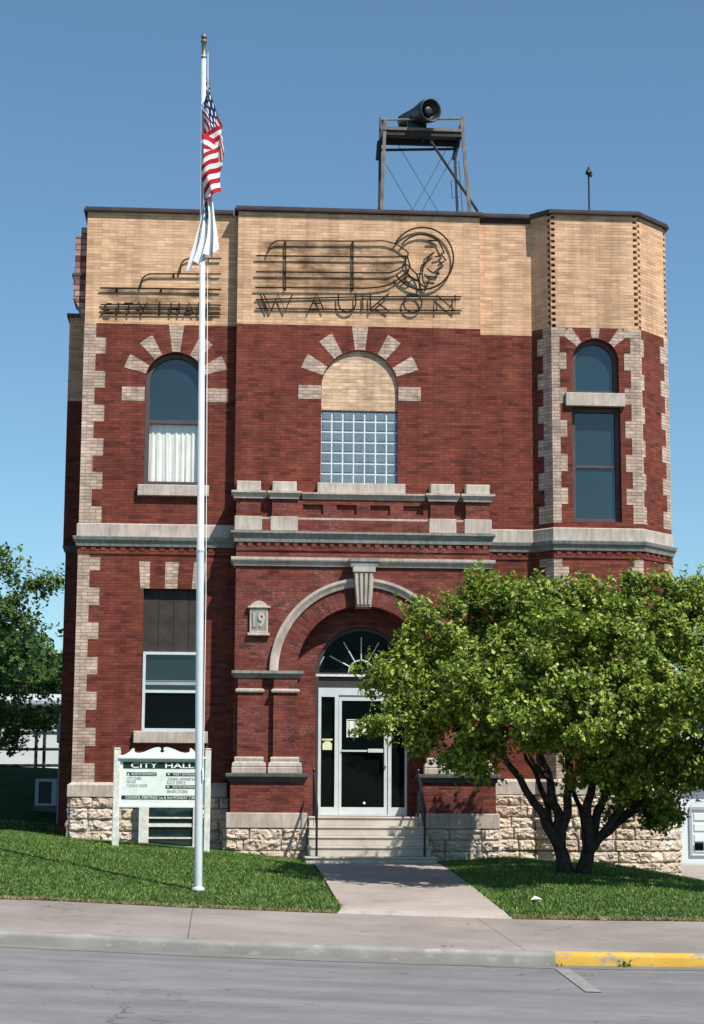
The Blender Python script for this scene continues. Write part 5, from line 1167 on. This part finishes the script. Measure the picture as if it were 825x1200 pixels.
# left tree, behind the corner
YLt = 44.5
lt = thing('tree', (UX(-75, 930, YLt), YLt, lawnz(UX(-75, 930, YLt), YLt)), 'dark green tree reaching in at the left edge beside the building', 'tree')
def lobeL(px, py, rx, ry, dy, wgt=1.): q = P3(px, py, YLt + dy); s = (YLt + dy) / F; return ((q.x, q.y, q.z), (rx * s, rx * .9 * s, ry * s), wgt)
lob = [lobeL(-60, 700, 80, 70, 0, 1.8), lobeL(10, 700, 42, 36, -.2, .7), lobeL(38, 690, 26, 20, -.3, .25), lobeL(0, 660, 22, 26, 0, .25), lobeL(-40, 790, 75, 60, -.3, 1.6), lobeL(25, 750, 36, 26, -.3, .55), lobeL(20, 800, 42, 26, -.3, .6), lobeL(62, 800, 20, 12, -.4, .14), lobeL(5, 845, 46, 20, -.4, .35), lobeL(20, 870, 22, 10, -.4, .12), lobeL(45, 835, 22, 18, -.3, .2), lobeL(-60, 850, 60, 40, 0, .8)]
Pp, Dd = crown_points(lob, 230, 10, .14, -.08, 1.9, 8.1, .2)
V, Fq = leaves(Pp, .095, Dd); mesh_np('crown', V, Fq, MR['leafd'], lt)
mb = MB(); bz = lt.location; b0 = (bz.x, YLt, bz.z - .1); f0_ = (bz.x + .05, YLt, bz.z + 2)
limb(mb, b0, f0_, .2, .15, .03, 6, 1)
for i, (px, py) in enumerate(((20, 700), (-30, 690), (30, 755), (20, 810), (-20, 850), (-70, 720), (60, 800))): limb(mb, f0_, P3(px, py, YLt - .3), .08, .02, .15, 8, i + 4)
mb.build('trunk', MR['bark'], lt, True)
# trees behind
def far_tree(px, py, rx, ry, Y, label):
    q = P3(px, py, Y); s = Y / F; zg_ = lawnz(q.x, Y)
    e = thing('tree', (q.x, Y, zg_), label, 'tree'); rr = random.Random(px)
    lb_ = [((q.x, Y, q.z), (rx * s, rx * s, ry * s), 1.2)] + [((q.x + rr.uniform(-.8, .8) * rx * s, Y + rr.uniform(-.6, .3) * rx * s, q.z + rr.uniform(-.5, .7) * ry * s), (rx * s * .45, rx * s * .45, ry * s * .45), .5) for _ in range(6)]
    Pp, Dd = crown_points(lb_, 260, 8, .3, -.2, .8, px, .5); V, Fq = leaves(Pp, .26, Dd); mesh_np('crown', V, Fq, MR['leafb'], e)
    m = MB(); limb(m, (q.x, Y, zg_ - .2), (q.x, Y, q.z), .3, .12, .1, 6, px); m.build('trunk', MR['bark'], e, True)
far_tree(40, 800, 45, 40, 68, 'distant rounded green tree rising behind the white canopy roof')
far_tree(-30, 810, 60, 60, 62, 'distant broad green tree at the left edge behind the white wall')
far_tree(75, 815, 40, 32, 80, 'distant green tree half hidden behind the building left side')
far_tree(900, 900, 70, 60, 75, 'distant green tree off the right edge beyond the white garage')

# ------------------------------------------------------------------ background at left and right
Yc = 52.0
x0, x1 = UX(-190, 820, Yc), UX(130, 820, Yc); zca = UZ(30, 823, Yc); zcb2 = UZ(30, 815, Yc)
cp_ = thing('canopy', (UX(30, 900, Yc), Yc, lawnz(UX(30, 900, Yc), Yc)), 'flat white canopy roof on thin posts behind the left tree', 'canopy')
m = MB(); m.box(x0, x1, Yc, Yc + 5, zca, zcb2); m.box(x0 - .05, x1 + .05, Yc - .05, Yc, zca + .06, zcb2 + .04); m.build('roof', MR['farwhite'], cp_)
for px in (-150, -40, 100):
    m = MB(); xx = UX(px, 880, Yc); m.box(xx - .06, xx + .06, Yc + .2, Yc + .32, 1.5, zca); m.build('post', MR['fargrey'], cp_)
Yw = 48.5; zw0, zw1 = UZ(30, 915, Yw), UZ(30, 857, Yw)
lw = thing('low_building', (UX(-20, 900, Yw), Yw, zw0), 'long low white walled building seen past the left side of the hall', 'building')
m = MB(); m.box(UX(-260, 880, Yw), UX(140, 880, Yw), Yw, Yw + 4, UZ(30, 905, Yw), zw1); m.build('wall', MR['farwhite'], lw)
m = MB(); m.box(UX(-262, 880, Yw), UX(142, 880, Yw), Yw - .03, Yw + 4, UZ(30, 905, Yw) - .08, UZ(30, 900, Yw) ); m.build('grey_band', MR['fargrey'], lw)
m = MB(); m.box(UX(-262, 880, Yw), UX(142, 880, Yw), Yw - .08, Yw + 4, zw0 - 1.2, UZ(30, 905, Yw) - .085); m.build('base', MR['chalk'], lw)
m = MB(); m.box(UX(-262, 880, Yw), UX(142, 880, Yw), Yw - .05, Yw + 4.05, zw1, zw1 + .05); m.build('roof', MR['farwhite'], lw)
Yr = 45.6
rl = thing('railing', (UX(45, 912, Yr), Yr, lawnz(UX(45, 912, Yr), Yr)), 'dark pipe railing with two close posts before the white building', 'railing')
m = MB()
for y in (878, 897): m.tube([P3(-120, y, Yr), P3(100, y, Yr)], .035, 8)
m.build('rails', MR['darksteel'], rl)
for px in (43, 52.5, -70, 96):
    m = MB(); p_ = P3(px, 855, Yr); m.tube([(p_.x, Yr, lawnz(p_.x, Yr) - .2), (p_.x, Yr, p_.z)], .04, 8); m.build('post', MR['darksteel'], rl)
Yac = 37.0; x0, x1 = UX(41, 930, Yac), UX(66.5, 930, Yac); z0, z1 = UZ(55, 944, Yac), UZ(55, 912.5, Yac)
ac = thing('air_conditioner', ((x0 + x1) / 2, Yac, z0), 'grey boxed outdoor cooling unit on the shaded ground left of the hall', 'air conditioner')
m = MB(); m.prism(rect(x0, x1, z0, z1), Yac, Yac + .6, [rect(x0 + .07, x1 - .1, z0 + .04, z1 - .06)]); m.build('cabinet', MR['fargrey'], ac)
m = MB(); m.box(x0 + .07, x1 - .1, Yac + .05, Yac + .08, z0 + .04, z1 - .06)
m.build('grille', MR['black'], ac)
m = MB(); m.box(x0 - .03, x1 + .03, Yac - .05, Yac + .7, z0 - .8, z0 - .001); m.build('pad', MR['slab'], ac)
Yme = 36.0; x0, x1 = UX(66.5, 860, Yme), UX(72, 860, Yme)
m = MB(); m.bevbox(x0, x1 + .12, Yme, Yme + .5, UZ(69, 870, Yme), UZ(69, 848, Yme), .02); m.tube([(x0 + .06, Yme + .1, UZ(69, 848, Yme)), (x0 + .06, Yme + .1, UZ(69, 835, Yme))], .025, 8); m.tube([(x0 + .06, Yme + .1, UZ(69, 870, Yme)), (x0 + .06, Yme + .1, 1.2)], .025, 8)
tag(m.build('meter_box', MR['meter']), 'blue grey meter box with conduit on the left side of the hall', 'meter box')
m = MB(); a, b = P3(-200, 765, 90), P3(300, 760, 90); pts = [a.lerp(b, i / 20) + Vector((0, 0, -.5 * math.sin(math.pi * i / 20))) for i in range(21)]; m.tube(pts, .02, 5); tag(m.build('power_line', MR['black']), 'thin dark power line crossing the sky at left', 'power line')
# garage at the right edge
Yg = 52.0; gx0 = UX(800, 950, Yg); z0 = UZ(815, 1003, Yg); zt_ = UZ(815, 922, Yg)
ga = thing('garage', (gx0 + 3, Yg, z0), 'pale garage with panelled door at the right edge beyond the turret', 'garage')
m = MB(); m.box(gx0 - 3, gx0 + 8, Yg, Yg + 5, z0 - 1, zt_); m.build('wall', MR['farwhite'], ga)
m = MB(); m.prism([(gx0 - 3.2, zt_ + .002), (gx0 + 8.2, zt_ + .002), (gx0 + 8.2, zt_ + .12), (gx0 - 3.2, zt_ + .12)], Yg - .2, Yg + 5.2); m.build('roof', MR['fargrey'], ga)
m = MB(); d0, d1 = UX(810.5, 960, Yg), UX(810.5, 960, Yg) + 2.6; dz0, dz1 = z0, UZ(815, 949, Yg)
m.prism(rect(d0 - .08, d1 + .08, dz0, dz1 + .08), Yg - .05, Yg, [rect(d0, d1, dz0 + .02, dz1)]); dr = m.build('door', MR['fargrey'], ga)
m = MB()
for j in range(4):
    for i in range(3):
        h_ = (dz1 - dz0 - .1) / 4; w_ = (d1 - d0) / 3; m.bevbox(d0 + w_ * i + .05, d0 + w_ * (i + 1) - .05, Yg - .03, Yg - .001, dz0 + .05 + h_ * j + .04, dz0 + .05 + h_ * (j + 1) - .04, .02)
m.build('door_panels', MR['farwhite'], dr)
m = MB(); hz = UZ(815, 993, Yg); m.box(d0 + .06, d0 + .32, Yg - .045, Yg - .031, hz - .08, hz + .12); m.build('pane', MR['glassdark'], dr)
grid('side_drive', [6.1, 7, 8, 9, 12, 16], [34, 36, 40, 44, 48, 51.9], lambda x, y: lawnz(x, y) + .015, MR['path'])

# ------------------------------------------------------------------ grass, weeds, litter
n_ = 300000
X = rng.uniform(-8.6, 8.8, n_); Y = rng.uniform(YS - .01, 36, n_)
px_l = pl2 + (pxl - pl2) * (Y - YS) / 7.5; px_r = pr2 + (pxr - pr2) * (Y - YS) / 7.5
ed = .03 * np.sin(Y * 9) + .02 * np.sin(Y * 23)
keep = (X < px_l + ed) | (X > px_r + ed)
keep &= ~((Y > YM - .02) & (X > XL - .05) & (X < XT3)) & ~((Y > YT - .1) & (X > XT0) & (X < XT3)) & ~((Y > YP - .32) & (X > XPL - .15) & (X < XC + .15)) & ~((Y > 31.4) & (X > xsl - .06) & (X < xsr + .06))
keep &= (Y < 33.5) | (X < XL)
X, Y = X[keep], Y[keep]; Z = np.array([lawnz(a, b) for a, b in zip(X, Y)])
n_ = len(X); h = rng.uniform(.018, .042, n_) * (1 + .35 * np.sin(X * 2.1 + np.sin(Y * 1.7) * 2)); edge = np.minimum(1, (Y - YS) / .25); h *= .45 + .55 * edge
ang = rng.uniform(0, 2 * np.pi, n_); wv = .006 + rng.uniform(0, .005, n_); ln = rng.normal(0, .022, (n_, 2))
b0 = np.stack([X + np.cos(ang) * wv, Y + np.sin(ang) * wv, Z - .004], 1); b1 = np.stack([X - np.cos(ang) * wv, Y - np.sin(ang) * wv, Z - .004], 1); tp = np.stack([X + ln[:, 0], Y + ln[:, 1], Z + h], 1)
V = np.stack([b0, b1, tp], 1).reshape(-1, 3)
tag(mesh_np('grass', V, np.arange(n_ * 3).reshape(n_, 3), MR['grass']), 'short green lawn grass in front of the city hall', 'grass', kind='stuff')
nd = 9000
X = rng.uniform(-8, 8, nd); Y = YS + np.abs(rng.normal(0, .07, nd)); ok = (X < pl2 - .02) | (X > pr2 + .02); X, Y = X[ok], Y[ok]; nd = len(X)
Z = np.array([lawnz(a, b) for a, b in zip(X, Y)]); ang = rng.uniform(0, 6.28, nd); h = rng.uniform(.015, .05, nd); ln = rng.normal(0, .035, (nd, 2))
V = np.stack([np.stack([X + np.cos(ang) * .008, Y + np.sin(ang) * .008, Z], 1), np.stack([X - np.cos(ang) * .008, Y - np.sin(ang) * .008, Z], 1), np.stack([X + ln[:, 0], Y + ln[:, 1] * .6, Z + h], 1)], 1).reshape(-1, 3)
tag(mesh_np('dry_grass', V, np.arange(nd * 3).reshape(nd, 3), plain('straw', (.30, .25, .13), .8, .2, sc=9, var=.3)), 'dry straw coloured grass fringe along the pavement edge', 'grass', kind='stuff')
def gpt(px, py, zf):
    y = 24.0; d = ray(px, py)
    for _ in range(30): p = EYE + d * (y / d.y); y = y + (p.z - zf(p.x, p.y)) * (EYE.z - p.z + .01) * 6 if False else y; 
    lo, hi = 5., 60.
    for _ in range(60):
        mid = (lo + hi) / 2; p = EYE + d * (mid / d.y)
        if p.z > zf(p.x, p.y): lo = mid
        else: hi = mid
    return EYE + d * (lo / d.y)
lp = gpt(628, 1058, lawnz)
m = MB(); m.add([(lp.x - .07, lp.y, lp.z + .04), (lp.x + .0, lp.y - .06, lp.z + .055), (lp.x + .09, lp.y - .01, lp.z + .045), (lp.x + .02, lp.y + .05, lp.z + .08), (lp.x - .02, lp.y + .02, lp.z + .09)], [(0, 1, 4), (1, 2, 3, 4), (0, 4, 3)]); m.add([(lp.x - .05, lp.y, lp.z + .02), (lp.x + .07, lp.y - .03, lp.z + .02), (lp.x + .05, lp.y + .05, lp.z + .03)], [(0, 1, 2)])
tag(m.build('crumpled_paper', MR['paper']), 'crumpled white paper scrap lying on the right lawn', 'litter')
def weed(px, py, zf, s, label, nl=26):
    q = gpt(px, py, zf); e = thing('weed', q, label, 'weed'); C_ = np.array(q) + np.abs(rng.normal(size=(nl, 3))) * np.array([0, 0, s * .5]) + rng.normal(size=(nl, 3)) * np.array([s, s * .5, .01])
    V, Fq = leaves(C_, s * .8, np.tile(np.array([0, 0, .4]), (nl, 1))); mesh_np('leaves', V, Fq, MR['leaf'], e)
weed(731, 1133, lambda x, y: sX(x) + .005, .06, 'small green weed at the foot of the yellow kerb')
weed(652, 1132, lambda x, y: sX(x) + .005, .035, 'tiny weed in the joint where the yellow kerb paint starts')
